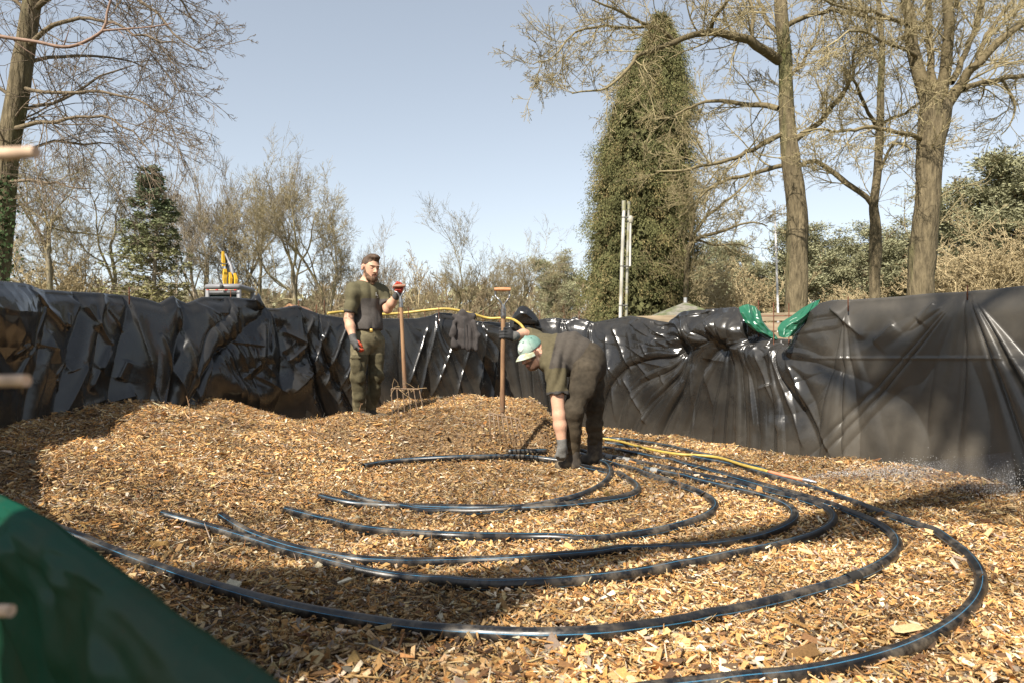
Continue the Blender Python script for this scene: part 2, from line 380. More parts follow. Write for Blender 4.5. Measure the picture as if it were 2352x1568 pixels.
for lab, g, ph, pts in PIPES:
    r = .0235
    P = np.array([hit(px, py, .018) for px, py in pts])
    Q = catmull(P, .03)
    z = Q[:, 2].copy(); zb = bed(Q[:, 0], Q[:, 1]) + .013
    for _ in range(6): z[1:-1] = (z[:-2] + 2 * z[1:-1] + z[2:]) / 4
    Q[:, 2] = np.maximum(z, zb)
    for _ in range(4): Q[1:-1] = (Q[:-2] + 2 * Q[1:-1] + Q[2:]) / 4
    V, F, uv = tube_uv(Q, r, 20, ph)
    o = build('water_pipe', V, F, PIPE, uv=uv)
    tag(o, lab, 'pipe', 'black water pipes laid in rings')
    if 'taped' in lab:
        j = np.argmin(np.abs(Q[:, 0] / Q[:, 1] * FX + 1176 - 1958) + 2000 * (Q[:, 1] > 3.4))
        a = Q[j - 1:j + 2]
        build('tape', *tubes(a[None], np.full((1, 3), r * 1.16), 16), pmat('tape', (.02, .018, .015), .5), o)
# pale printed bands where the pipe bundle runs together behind the worker
BAND = pmat('pale_band', (.20, .20, .19), .5, n_scale=30, n_amt=.3)
pipes_ = [o for o in bpy.data.objects if o.name.startswith('water_pipe')]
for o, px in ((pipes_[2], 1400), (pipes_[2], 1440), (pipes_[4], 1385), (pipes_[3], 1500), (pipes_[1], 1420), (pipes_[0], 1470)):
    co = np.empty(len(o.data.vertices) * 3, dtype=np.float32); o.data.vertices.foreach_get('co', co); co = co.reshape(-1, 3); nr_ = len(co) // 20; c_ = co[:nr_ * 20].reshape(nr_, 20, 3).mean(1)
    k = np.where(c_[:, 1] > 4.3)[0]; j = k[np.argmin(np.abs(c_[k, 0] / c_[k, 1] * FX + 1176 - px))]; a = c_[max(j - 1, 0):j + 2]
    build('band', *tubes(a[None].astype(float), np.full((1, len(a)), .0235 * 1.04), 16), BAND, o)
# yellow hose
HY = pmat('yellow_hose', (.42, .30, .065), .45, n_scale=20, n_amt=.25, bump_scale=60, bump=.2, dist=.002)
hose = empty('garden_hose', (0, 0, 0), 'yellow garden hose lying on the chips and along the top edge of the far wall', 'hose')
P = np.array([hit(*p, .045) for p in [(1375, 1005), (1420, 1012), (1480, 1028), (1550, 1041), (1640, 1048), (1710, 1068), (1765, 1082)]])
build('ground_length', *tube_uv(catmull(P, .03), .0115, 14)[:2], HY, hose)
P2 = np.array([hit(*p, .045) for p in [(1765, 1082), (1800, 1091), (1852, 1102)]])
HP = pmat('faded_hose_end', (.55, .22, .12), .5, n_scale=20)
build('faded_end', *tube_uv(catmull(P2, .03), .0115, 14)[:2], HP, hose)
nz = MB(); d = nrm(P2[-1] - P2[-2]); nz.tube([P2[-1] - d * .02, P2[-1] + d * .02, P2[-1] + d * .035, P2[-1] + d * .07], [.016, .016, .012, .008], 12)
nzo = nz.done('nozzle', pmat('nozzle_metal', (.35, .36, .38), .35, metal=.8), hose)
NOZ = P2[-1]
top_px = [(752, 720, 8.05), (800, 716, 8.2), (860, 722, 8.3), (920, 720, 8.35), (980, 713, 8.35), (1030, 710, 8.35), (1080, 720, 8.4), (1120, 731, 8.45), (1150, 731, 8.4), (1175, 733, 8.35), (1195, 745, 8.2), (1212, 765, 8.1), (1250, 790, 7.9), (1300, 830, 7.6), (1345, 910, 7.2), (1365, 985, 6.9)]
P = np.array([at(*p) for p in top_px])
build('top_length', *tube_uv(catmull(P, .04), .016, 12)[:2], HY, hose)
# ------------------------------------------------------------------ black plastic sheet lining the basket
PROF = [(-900, 640), (0, 640), (60, 646), (110, 660), (180, 665), (250, 669), (300, 674), (340, 682), (372, 693), (400, 676), (432, 694), (470, 679), (520, 679), (575, 683), (586, 684), (592, 674), (600, 690), (616, 704), (640, 706), (690, 698), (700, 704), (740, 718), (770, 723), (800, 728), (880, 729), (960, 729), (990, 723), (1010, 715), (1040, 717), (1060, 730), (1100, 736), (1170, 739), (1182, 716), (1197, 704), (1215, 712), (1232, 733), (1250, 729), (1275, 727), (1300, 731), (1318, 725), (1340, 731), (1360, 737), (1400, 729), (1440, 722), (1475, 727), (1500, 733), (1530, 738), (1548, 722), (1570, 712), (1640, 705), (1682, 702), (1698, 708), (1720, 738), (1740, 756), (1770, 774), (1800, 776), (1822, 760), (1842, 735), (1862, 708), (1880, 692), (1900, 686), (1950, 684), (2050, 677), (2130, 669), (2200, 666), (2222, 663), (2260, 661), (2352, 649), (2500, 640), (3200, 630)]
PX = np.array(PROF, float)
ds = np.linalg.norm(np.diff(PL, axis=0), axis=1); SS = np.concatenate([[0], np.cumsum(ds)]); STOT = SS[-1]
def plan(s):
    return np.stack([np.interp(s, SS, PL[:, 0]), np.interp(s, SS, PL[:, 1])], -1)
_ps = np.linspace(0, STOT, 4000); _pp = plan(_ps); _ok = _pp[:, 1] > 1.2
_px = np.where(_ok, 1176 + FX * _pp[:, 0] / np.maximum(_pp[:, 1], .1), np.nan)
def s_of(px):
    k = np.nanargmin(np.abs(_px - px)); return _ps[k], _pp[k, 1]
def sz(px, py):
    s, d = s_of(px); return s, CAMZ - (py - HOR) / FX * d
NS, NV = 3000, 260
s = np.linspace(0, STOT, NS); P0 = plan(s)
T0 = nrm(np.gradient(P0, axis=0)); NRM = np.stack([T0[:, 1], -T0[:, 0]], -1)      # towards the inside
cen = np.array([.2, 4.2]); sgn = np.sign(((cen - P0) * NRM).sum(1)); NRM *= np.median(sgn)
pxs = 1176 + FX * P0[:, 0] / np.maximum(P0[:, 1], .3)
ztop = CAMZ - (np.interp(pxs, PX[:, 0], PX[:, 1]) - HOR) / FX * P0[:, 1]
off = (P0[:, 1] < 3.6)
base_top = np.where(P0[:, 0] < 0, 2.15, 2.2)
ztop = ztop - .034
ztop = np.where(off, base_top * S((3.6 - P0[:, 1]) / .6) + ztop * (1 - S((3.6 - P0[:, 1]) / .6)), ztop)
# the left end of the sheet drops towards the camera
ztop = np.where((P0[:, 0] < 0) & (P0[:, 1] < 4.15), 1.5 + (ztop - 1.5) * S((P0[:, 1] - 2.9) / 1.25), ztop)
zbot = bed(P0[:, 0] + NRM[:, 0] * .05, P0[:, 1] + NRM[:, 1] * .05) - .12
v = np.linspace(0, 1, NV)
Sg, Vg = np.meshgrid(s, v, indexing='ij')
Z = zbot[:, None] + (ztop - zbot)[:, None] * Vg
rg = np.random.default_rng(3)
D = np.zeros_like(Z)
def ridge(x, sharp=2.):
    f = 1 - np.abs(2 * (x - np.floor(x)) - 1); f = .35 * f + .65 * (.5 - .5 * np.cos(np.pi * f)); return f ** sharp
def pleat(x):
    '''round crests, sharp valleys'''
    f = 2 * (x - np.floor(x)) - 1; return 1 - np.abs(f) ** 2.6
def add_fan(D, px, py, w0, w1, k, amp, rmax=2.0, seed=0, sharp=1.7, up=False):
    s0, z0 = sz(px, py); dz = (Z - z0) if up else (z0 - Z); dx = Sg - s0
    r = np.hypot(dx, dz); th = np.arctan2(dx, np.maximum(dz, 1e-4)); th = np.where(dz < 0, np.sign(dx) * (np.pi - np.abs(th)), th) if False else np.arctan2(dx, dz)
    win = S((th - w0) / .12) * S((w1 - th) / .12) * S(r / .12) * S((rmax - r) / (.5 * rmax))
    ph = th * k + 1.3 * (vn(th * 5, r * .6, seed) - .5) * 2
    irregular = .35 + 1.1 * vn(th * k * .8, r * 0 + 2, seed + 5)
    return D + win * amp * irregular * pleat(ph) * np.clip(r / .5, .12, 1.2)
# broad body: long soft drapes, slanting
slant = np.interp(pxs, [0, 250, 500, 700, 850, 1000, 1150, 1300, 1450, 1600, 1900, 2100, 2352], [-.10, -.22, -.35, .25, .45, .45, .25, .1, -.2, -.05, -.25, -.15, -.25])
Sw = Sg + slant[:, None] * (Z - ztop[:, None])
fr = np.interp(pxs, [0, 250, 600, 900, 1100, 1250, 1400, 1600, 1800, 1950, 2352], [1.7, 1.9, 2.4, 2.6, 3.2, 5, 4, 4, 4, 1.6, 1.6])
phs = np.concatenate([[0], np.cumsum(.5 * (fr[1:] + fr[:-1]) * np.diff(s))])
Q = Sw.copy()
PINS = [(65, 648, .25), (180, 664, .15), (297, 690, .3), (400, 676, .2), (520, 685, .3), (612, 700, .35), (690, 700, .2), (745, 716, .35), (862, 727, .3), (930, 735, .3), (1008, 722, .35), (1105, 737, .3), (1195, 735, .25), (1290, 735, .2), (1360, 737, .3), (1500, 733, .2), (1945, 696, .25), (2222, 664, .35)]
for px, py, A_ in PINS:
    s0, z0 = sz(px, py); dz = np.maximum(z0 - Z, 0); k = np.abs(Sg - s0) < 1.6
    Q[k] += (A_ * np.tanh((Sg - s0) / (.03 + .40 * dz)) * np.exp(-dz / .55) * S((1.6 - np.abs(Sg - s0)) / .8))[k]
KNOTS = [(1573, 798, .55), (1664, 800, .35), (1727, 776, .40), (1790, 780, .55)]
for px, py, A_ in KNOTS:
    s0, z0 = sz(px, py); dz = np.abs(z0 - Z); k = np.abs(Sg - s0) < 1.6
    Q[k] += (A_ * np.tanh((Sg - s0) / (.035 + .42 * dz)) * np.exp(-dz / .5) * S((1.6 - np.abs(Sg - s0)) / .8))[k]
PH = np.interp(Q, s, phs)
dens = np.abs(np.gradient(PH, axis=0)) / (s[1] - s[0]) + .3
ampm = np.interp(pxs, [0, 300, 700, 900, 1150, 1400, 1800, 1900, 1960, 2352], [.095, .105, .10, .05, .045, .07, .085, .05, .02, .02])[:, None]
fall = .35 + .65 * S((1 - Vg) * 1.6)
PHn = PH + .6 * (vn(PH * .7, Vg * 1.2, 31) - .5) * 2
ind = vn(np.floor(PHn) * 3.7, Vg * .9, 33)
D += np.minimum(ampm * fall, .30 / dens) * (.25 + 1.0 * ind) * pleat(PHn)
PH2 = PH * 2.17 + .5 * vn(PH * .8, Vg * 1.1, 37)
D += np.minimum(ampm * .5 * fall, .15 / dens) * np.clip(vn(np.floor(PH2) * 5.3, Vg * .6, 38) * 2 - .8, 0, 1.) * pleat(PH2)
D += 0 * ampm * ridge(PHn * 2.3 + .7 * vn(PHn, Vg * 2, 35), 2.2) * vn(PHn * .9, Vg * 2.2, 36)
# crumples
def cmap(pts):
    m = np.zeros_like(Z)
    for px, py, rx, rz, a in pts:
        s0, z0 = sz(px, py); m += a * np.exp(-((Sg - s0) / rx) ** 2 - ((Z - z0) / rz) ** 2)
    return m
cm = .07 + cmap([(20, 740, .4, .3, .9), (60, 810, .3, .2, .8), (640, 790, .45, .35, .75), (560, 850, .3, .25, .6), (720, 860, .25, .25, .4), (1240, 730, .4, .12, .6), (1600, 740, .6, .16, .9), (1700, 770, .5, .16, .8), (1840, 800, .25, .22, .6), (1480, 790, .35, .25, .6), (1800, 900, .2, .3, .3), (350, 930, .3, .2, .4)])
cm *= np.interp(pxs, [0, 1880, 1960, 2352], [1, 1, .25, .2])[:, None]
wx = Sg + .10 * (vn(Sg * 2.2, Z * 2.2, 41) - .5); wz = Z + .10 * (vn(Sg * 2.2, Z * 2.2, 42) - .5)
D += cm * (.075 * (tri(wx * 2.4 + wz * .8, wz * 2.3, 1) - .5) * 2 + .040 * (tri(wx * 5.2, wz * 4.6 + wx * 2, 2) - .5) * 2 + .010 * (tri(wx * 12, wz * 10, 3) - .5) * 2)
D += .018 * (tri(Sw * 1.5, Z * .9, 11) - .5) * 2 * np.interp(pxs, [0, 1880, 1960, 2352], [1, 1, .3, .3])[:, None]
D += .05 * (vn(Sg * 1.1, Z * 1.4, 44) - .5) * 2 * np.interp(pxs, [0, 1880, 1960, 2352], [1, 1, .5, .5])[:, None]
# straight creases: thin sharp ribs across the sheet
def crease(D, x0, y0, x1, y1, w=.02, a=.03):
    a0 = np.array(sz(x0, y0)); b0 = np.array(sz(x1, y1)); ab = b0 - a0; L = math.hypot(*ab)
    k = (Sg > min(a0[0], b0[0]) - .2) & (Sg < max(a0[0], b0[0]) + .2)
    sx, zx = Sg[k] - a0[0], Z[k] - a0[1]; t_ = (sx * ab[0] + zx * ab[1]) / L ** 2; d_ = np.abs(sx * ab[1] - zx * ab[0]) / L
    # one side falls steeply, the other softly, like a folded sheet
    sd_ = np.where((sx * ab[1] - zx * ab[0]) > 0, 1., 2.6)
    e_ = S(t_ / .15) * S((1 - t_) / .15) * np.exp(-d_ / (w * sd_)); D[k] += a * e_
for q in [(100, 690, 20, 900), (60, 660, 150, 760), (150, 760, 190, 690), (190, 690, 250, 800), (250, 800, 215, 850), (250, 665, 210, 760), (420, 770, 330, 960), (255, 770, 195, 900), (190, 830, 130, 960), (300, 700, 345, 960), (350, 750, 420, 950), (400, 700, 445, 940), (455, 700, 540, 930), (480, 720, 560, 950), (500, 700, 590, 960),
          (520, 690, 570, 860), (570, 860, 650, 905), (650, 905, 705, 850), (600, 740, 580, 830), (580, 830, 540, 870), (640, 760, 700, 790), (700, 790, 650, 830), (720, 720, 690, 800), (760, 730, 700, 860), (800, 735, 730, 900), (845, 735, 760, 930), (870, 735, 800, 950), (240, 930, 300, 905), (170, 940, 250, 915),
          (985, 740, 925, 900), (1005, 735, 955, 925), (1060, 745, 985, 920), (1095, 745, 1040, 930), (1120, 745, 1100, 950), (1150, 750, 1130, 950),
          (1400, 740, 1460, 860), (1440, 740, 1545, 800), (1470, 735, 1560, 795), (1390, 760, 1420, 980), (1430, 860, 1500, 980), (1590, 830, 1600, 1000), (1625, 830, 1650, 1000), (1720, 810, 1745, 1000), (1740, 800, 1800, 1000), (1770, 800, 1860, 1040), (1800, 800, 1930, 1060), (1700, 820, 1690, 1000), (1640, 720, 1600, 780), (1680, 715, 1640, 770), (1560, 730, 1640, 712), (2150, 690, 2110, 740), (1900, 700, 1990, 780), (2060, 740, 2010, 790)]:
    D = D.copy(); crease(D, *q)
rq = np.random.default_rng(44)
for k_ in range(45):
    x0 = rq.choice([rq.uniform(0, 850), rq.uniform(1380, 1880)]); y0 = rq.uniform(700, 900); an = rq.normal(1.3, .7); L_ = rq.uniform(25, 90)
    crease(D, x0, y0, x0 + L_ * math.cos(an), y0 + L_ * math.sin(an), .012, rq.uniform(.008, .02))
# pins
for i, (px, py, w0, w1, k, a) in enumerate([(1945, 696, -.25, .35, 6, .025), (2222, 664, -.10, .70, 4.5, .045), (2222, 664, -1.2, -.15, 3, .012)]):
    D = add_fan(D, px, py, w0, w1, k, a, seed=50 + i, rmax=2.6)
# knots where the sheet is tied in: a dark hollow with folds running into it
for i, (px, py, a) in enumerate([(1573, 798, .12), (1664, 800, .08), (1727, 776, .09), (1790, 780, .12)]):
    s0, z0 = sz(px, py); dx, dz = Sg - s0, Z - z0; r = np.hypot(dx * .8, dz); th = np.arctan2(dz, dx)
    D -= a * 1.15 * np.exp(-(r / .085) ** 2)
# bulging lip folded over the top, hanging band above the knots
lip = np.exp(-((Vg - 1) / .05) ** 2)
D -= lip * .04
band = np.interp(pxs, [1540, 1590, 1720, 1760], [0, 1, 1, 0])[:, None]
D += band * .09 * S((Vg - .62) / .2) * S((1.0 - Vg) / .15)
# diffuse swag at left centre
s0, z0 = sz(600, 905); q = ((Sg - s0) / .75) ** 2 - (Z - z0) / .35
D += .09 * np.exp(-(q / .35) ** 2) * S(1.2 - np.abs(Sg - s0) / .8)
zc_ = CAMZ - (822 - HOR) / FX * P0[:, 1]
D += .007 * np.exp(-((Z - zc_[:, None]) / .011) ** 2) * np.interp(pxs, [1860, 1885, 2300, 2352], [0, 1, 1, .5])[:, None]
D = np.clip(D, -.10, .26)
X = P0[:, 0][:, None] + NRM[:, 0][:, None] * D; Y = P0[:, 1][:, None] + NRM[:, 1][:, None] * D
# wobble height a little with the folds near the top
front = np.stack([X, Y, Z], -1)
# over the top and down outside
K = 14; tt = np.linspace(0, 1, K + 1)[1:]
outs = []
lastD = D[:, -1]
for t in tt:
    a = min(t / .25, 1) * np.pi; dn = max(t - .25, 0) / .75 * .45
    o_ = lastD - .035 * (1 - math.cos(a)) - .05 * dn * (1 + vn(s * 4, s * 0 + t * 2, 90))
    zz = ztop + .022 * math.sin(a) - dn
    outs.append(np.stack([P0[:, 0] + NRM[:, 0] * o_, P0[:, 1] + NRM[:, 1] * o_, zz], -1))
G = np.concatenate([front, np.stack(outs, 1)], 1)
nv = G.shape[1]
i = np.arange(NS - 1)[:, None] * nv + np.arange(nv - 1)[None]
F = np.stack([i, i + nv, i + nv + 1, i + 1], -1).reshape(-1, 4)
def sheet_mat(name, base, dust, rough=.2, hi=.45, spec=.6, attr=False):
    m = bpy.data.materials.new(name); m.use_nodes = True; N = m.node_tree.nodes; L = m.node_tree.links; p = N['Principled BSDF']
    tc = N.new('ShaderNodeTexCoord')
    n1 = N.new('ShaderNodeTexNoise'); n1.inputs['Scale'].default_value = 3; n1.inputs['Detail'].default_value = 9; n1.inputs['Roughness'].default_value = .65; L.new(tc.outputs['Object'], n1.inputs[0])
    mr = N.new('ShaderNodeMapRange'); mr.inputs[1].default_value = .42; mr.inputs[2].default_value = .75; mr.inputs[4].default_value = .8; L.new(n1.outputs[0], mr.inputs[0])
    n2 = N.new('ShaderNodeTexNoise'); n2.inputs['Scale'].default_value = 130; n2.inputs['Detail'].default_value = 2; L.new(tc.outputs['Object'], n2.inputs[0])
    sp = N.new('ShaderNodeMapRange'); sp.inputs[1].default_value = .70; sp.inputs[2].default_value = .74; sp.inputs[4].default_value = .6; L.new(n2.outputs[0], sp.inputs[0])
    ad = N.new('ShaderNodeMath'); ad.operation = 'ADD'; ad.use_clamp = True; L.new(mr.outputs[0], ad.inputs[0]); L.new(sp.outputs[0], ad.inputs[1])
    mx = N.new('ShaderNodeMix'); mx.data_type = 'RGBA'; mx.inputs[6].default_value = (*base, 1); mx.inputs[7].default_value = (*dust, 1); 
    if attr:
        vc = N.new('ShaderNodeVertexColor'); vc.layer_name = 'Col'; sx = N.new('ShaderNodeSeparateColor'); L.new(vc.outputs[0], sx.inputs[0])
        mul = N.new('ShaderNodeMath'); mul.operation = 'MULTIPLY_ADD'; mul.use_clamp = True; L.new(ad.outputs[0], mul.inputs[0]); L.new(sx.outputs[0], mul.inputs[1]); L.new(sx.outputs[1], mul.inputs[2]); L.new(mul.outputs[0], mx.inputs[0]); spm = N.new('ShaderNodeMapRange'); spm.inputs[3].default_value = spec; spm.inputs[4].default_value = .15; L.new(mul.outputs[0], spm.inputs[0]); L.new(spm.outputs[0], p.inputs['Specular IOR Level']); r2 = N.new('ShaderNodeMapRange'); r2.inputs[3].default_value = rough; r2.inputs[4].default_value = hi; L.new(mul.outputs[0], r2.inputs[0]); ROUT = r2
    else: L.new(ad.outputs[0], mx.inputs[0])
    L.new(mx.outputs[2], p.inputs['Base Color'])
    rr = N.new('ShaderNodeMapRange'); rr.inputs[3].default_value = rough; rr.inputs[4].default_value = hi; L.new(ad.outputs[0], rr.inputs[0]); L.new((r2 if attr else rr).outputs[0], p.inputs['Roughness'])
    p.inputs['Specular IOR Level'].default_value = spec
    n3 = N.new('ShaderNodeTexNoise'); n3.inputs['Scale'].default_value = 9; n3.inputs['Detail'].default_value = 4; n3.inputs['Distortion'].default_value = .6; L.new(tc.outputs['Object'], n3.inputs[0])
    bp = N.new('ShaderNodeBump'); bp.inputs['Strength'].default_value = .35; bp.inputs['Distance'].default_value = .006
    L.new(n3.outputs[0], bp.inputs['Height']); L.new(bp.outputs[0], p.inputs['Normal'])
    return m
BLACK = sheet_mat('black_sheet', (.012, .0115, .011), (.17, .15, .12), .20, .55, attr=True)
dustb = np.interp(pxs, [0, 700, 1300, 1850, 1950, 2352], [.0, .0, .0, .04, .28, .34]); dusta = np.interp(pxs, [0, 1300, 1900, 2352], [.16, .18, .25, .3])
low = np.concatenate([S((.45 - Vg) / .45), np.zeros((NS, K))], 1)
wc = np.stack([np.broadcast_to(dusta[:, None], low.shape), dustb[:, None] + .12 * low, 0 * low], -1).reshape(-1, 3)
wall = build('plastic_sheet', G.reshape(-1, 3), F, BLACK, col=wc)
tag(wall, 'glossy black plastic sheet lining the round basket wall, creased and tied in at the right', 'plastic sheet')
WALL = (s, P0, NRM, D, ztop)
# crease line along the right part of the sheet
# steel rods of the basket standing through and above the sheet
RUST = pmat('rusty_steel', (.16, .065, .035), .8, metal=.3, n_scale=40, n_amt=.4)
basket = empty('steel_mesh_fence', (0, 8.4, 0), 'rusty steel mesh fence round the basket, its rods poking above the black sheet', 'fence')
def wallpt(px, back=-.03):
    s0, d0 = s_of(px); k = int(np.clip(s0 / STOT * (NS - 1), 0, NS - 1))
    return np.array([P0[k, 0] + NRM[k, 0] * back, P0[k, 1] + NRM[k, 1] * back, ztop[k]])
for px, y0, y1, inner in [(297, 660, 700, .10), (530, 668, 690, -.08), (686, 690, 720, -.08), (745, 690, 720, .1), (727, 700, 725, -.08), (818, 700, 735, -.08), (915, 708, 740, -.08), (938, 706, 735, -.08), (976, 708, 735, -.08),
                      (1008, 705, 745, .1), (1110, 712, 745, -.08), (1147, 715, 742, -.08), (1180, 716, 745, -.08), (1240, 712, 738, -.08), (1330, 715, 738, -.08), (1742, 690, 800, -.09), (1777, 695, 800, -.09), (1812, 697, 800, -.09), (1948, 682, 716, .1), (2222, 656, 690, .05)]:
    w = wallpt(px, inner); d = w[1]
    a = at(px, y0, d); b = at(px, y1, d)
    MB().tube([a, b, [b[0], b[1], b[2] - (.0 if inner > 0 else .5)]], .005, 6).done('rod', RUST, basket)
for zz in (727, 790):
    a = at(1725, zz, wallpt(1742)[1] + .12); b = at(1850, zz - 2, wallpt(1830)[1] + .12)
    MB().tube([a, (a + b) / 2, b], .005, 6).done('rod', RUST, basket)

# green lining showing where the sheet is folded open
GREEN = sheet_mat('green_sheet', (.012, .10, .052), (.03, .13, .075), .28, .5)
GREEN_D = sheet_mat('green_sheet_near', (.004, .046, .027), (.04, .042, .022), .4, .5, 0.)
_nt = GREEN_D.node_tree; _gl = _nt.nodes.new('ShaderNodeBsdfGlossy'); _gl.inputs['Roughness'].default_value = .3; _ms = _nt.nodes.new('ShaderNodeMixShader'); _ms.inputs[0].default_value = .025
_nt.links.new(_nt.nodes['Principled BSDF'].outputs[0], _ms.inputs[1]); _nt.links.new(_gl.outputs[0], _ms.inputs[2]); _nt.links.new(_ms.outputs[0], _nt.nodes['Material Output'].inputs['Surface'])
def flap(name, rows, mat, parent=None, thick=.004, crumple=.03, seed=1, sub=18):
    # rows: list of polylines (lists of 3D points), lofted
    Rw = [catmull(np.array(r_), .02) for r_ in rows]
    n = 60
    Rw = [np.stack([np.interp(np.linspace(0, 1, n), np.linspace(0, 1, len(q)), q[:, c]) for c in range(3)], -1) for q in Rw]
    A = np.array(Rw); m = len(Rw) * sub
    t = np.linspace(0, len(Rw) - 1, m); B = np.empty((m, n, 3))
    for c in range(3):
        for j in range(n): B[:, j, c] = np.interp(t, np.arange(len(Rw)), A[:, j, c])
    U, W = np.meshgrid(np.linspace(0, 1, m), np.linspace(0, 1, n), indexing='ij')
    e = np.sin(np.pi * W) ** .5
    B[..., 1] -= crumple * e * ((tri(U * 5, W * 5, seed) - .5) * 2 + .5 * (tri(U * 11, W * 9, seed + 1) - .5) * 2 + .8 * ridge(W * 3 + .5 * vn(U * 3, W * 2, seed), 2))
    V = B.reshape(-1, 3); i = np.arange(m - 1)[:, None] * n + np.arange(n - 1)[None]
    F = np.stack([i, i + n, i + n + 1, i + 1], -1).reshape(-1, 4)
    o = build(name, V, F, mat, parent)
    md = o.modifiers.new('t', 'SOLIDIFY'); md.thickness = thick
    return o
dL = s_of(1740)[1]; dR = s_of(1840)[1]
o = flap('green_flap', [[at(1697, 706, dL), at(1712, 700, dL), at(1728, 702, dL), at(1746, 716, dL)],
          [at(1700, 718, dL - .08), at(1715, 722, dL - .10), at(1735, 728, dL - .08), at(1752, 738, dL - .02)],
          [at(1712, 742, dL - .10), at(1728, 745, dL - .12), at(1748, 748, dL - .10), at(1765, 755, dL - .04)],
          [at(1730, 758, dL - .10), at(1748, 764, dL - .12), at(1765, 768, dL - .10), at(1782, 770, dL - .06)],
          [at(1770, 776, dL - .08), at(1776, 779, dL - .10), at(1782, 779, dL - .10), at(1788, 779, dL - .08)]], GREEN, crumple=.02, seed=7)
tag(o, 'small green plastic flap left of the dip in the far right wall', 'plastic sheet', 'green lining flaps')
o = flap('green_flap', [[at(1884, 688, dR + .02), at(1870, 694, dR), at(1855, 702, dR), at(1838, 712, dR)],
          [at(1876, 706, dR - .04), at(1858, 716, dR - .08), at(1838, 724, dR - .08), at(1815, 728, dR - .02)],
          [at(1858, 728, dR - .04), at(1840, 738, dR - .1), at(1818, 742, dR - .1), at(1794, 742, dR - .02)],
          [at(1838, 752, dR - .04), at(1824, 758, dR - .1), at(1806, 758, dR - .1), at(1786, 754, dR - .04)],
          [at(1818, 772, dR - .06), at(1808, 775, dR - .1), at(1798, 776, dR - .1), at(1790, 772, dR - .06)]], GREEN, crumple=.02, seed=9)
tag(o, 'larger green plastic flap rising to the right from the dip in the wall', 'plastic sheet', 'green lining flaps')
# pointed tufts of sheet standing up over the edge
def tuft(pts_px, d, label, seed):
    c = np.array([at(px, py, d) for px, py in pts_px])
    n = len(c); 
    V = []; layers = 7
    cm_ = c.mean(0)
    for L_ in range(layers):
        f = L_ / (layers - 1); off_ = .07 * math.sin(math.pi * (f * .95 + .02)) * (1 if L_ < 4 else -1)
        f2 = [0.02, .5, .8, 1, .8, .5, .02][L_]
        y = [-.09, -.06, -.03, 0, .03, .05, .06][L_]
        q = cm_ + (c - cm_) * f2; q[:, 1] += y + .02 * np.sin(np.arange(n) * 2.1 + seed); V.append(q)
    V = np.vstack(V); F = []
    for L_ in range(layers - 1):
        for k in range(n): F.append([L_ * n + k, L_ * n + (k + 1) % n, L_ * n + n + (k + 1) % n, L_ * n + n + k])
    o = build('sheet_tuft', V, np.array(F), BLACK, wall, smooth=True)
    return o
tuft([(585, 706), (588, 690), (590, 680), (592, 673), (597, 680), (602, 690), (608, 705), (600, 715)], s_of(592)[1] - .05, '', 1)
tuft([(1180, 745), (1182, 722), (1190, 707), (1200, 702), (1212, 706), (1226, 718), (1236, 732), (1240, 748)], s_of(1205)[1] - .06, '', 2)

# near green tarpaulin over the rim by the camera
cr = [(-260, 1010), (-120, 1075), (0, 1136), (100, 1190), (200, 1262), (300, 1335), (400, 1410), (500, 1480), (600, 1552), (660, 1600), (760, 1700)]
crest = []
for px, py in cr:
    zc = .2 if px >= 0 else .2 - .0004 * px * -1 * -1
    crest.append(at(px, py, .2 / ((py - HOR) / FX)))
crest = catmull(np.array(crest), .01)
n = len(crest); T = nrm(np.gradient(crest, axis=0)); Nn = nrm(np.stack([T[:, 1], -T[:, 0], 0 * T[:, 0]], -1))
if Nn[0] @ (-crest[0]) < 0 and (Nn[n // 2] @ (np.array([0, 0, 1.5]) - crest[n // 2])) < 0: Nn = -Nn
L_ = np.concatenate([[0], np.cumsum(np.linalg.norm(np.diff(crest, axis=0), axis=1))])
rows = []; 
prof = [(-.045, -.75), (-.05, -.5), (-.05, -.3), (-.045, -.15), (-.035, -.06), (-.025, -.022), (-.012, -.006), (0, 0), (.010, -.005), (.018, -.016), (.023, -.034), (.022, -.06), (.018, -.10), (.012, -.15), (.010, -.21), (.012, -.29), (.02, -.38), (.025, -.5), (.03, -.65)]
t = np.linspace(0, len(prof) - 1, 120); pa = np.array(prof)
po = np.interp(t, np.arange(len(prof)), pa[:, 0]); pz = np.interp(t, np.arange(len(prof)), pa[:, 1])
LL, TT = np.meshgrid(L_, t, indexing='ij')
dsp = (.04 * (tri(LL * 4 + TT * .15, TT * .35, 5) - .5) + .018 * (tri(LL * 13, TT * 1.1, 6) - .5)) * S(np.abs(TT - 7) / 4) + .004 * (vn(LL * 14, TT * 1.5, 7) - .5)
G2 = crest[:, None] + Nn[:, None] * (po[None, :, None] + dsp[..., None]); G2[..., 2] += pz[None] + .004 * (vn(LL * 8, TT * .5, 9) - .5)
m_ = G2.shape[1]; i = np.arange(n - 1)[:, None] * m_ + np.arange(m_ - 1)[None]
F = np.stack([i, i + m_, i + m_ + 1, i + 1], -1).reshape(-1, 4)
o = build('tarpaulin', G2.reshape(-1, 3), F, GREEN_D)
tag(o, 'dark green tarpaulin folded over the near rim, blurred in the lower left corner', 'tarpaulin')
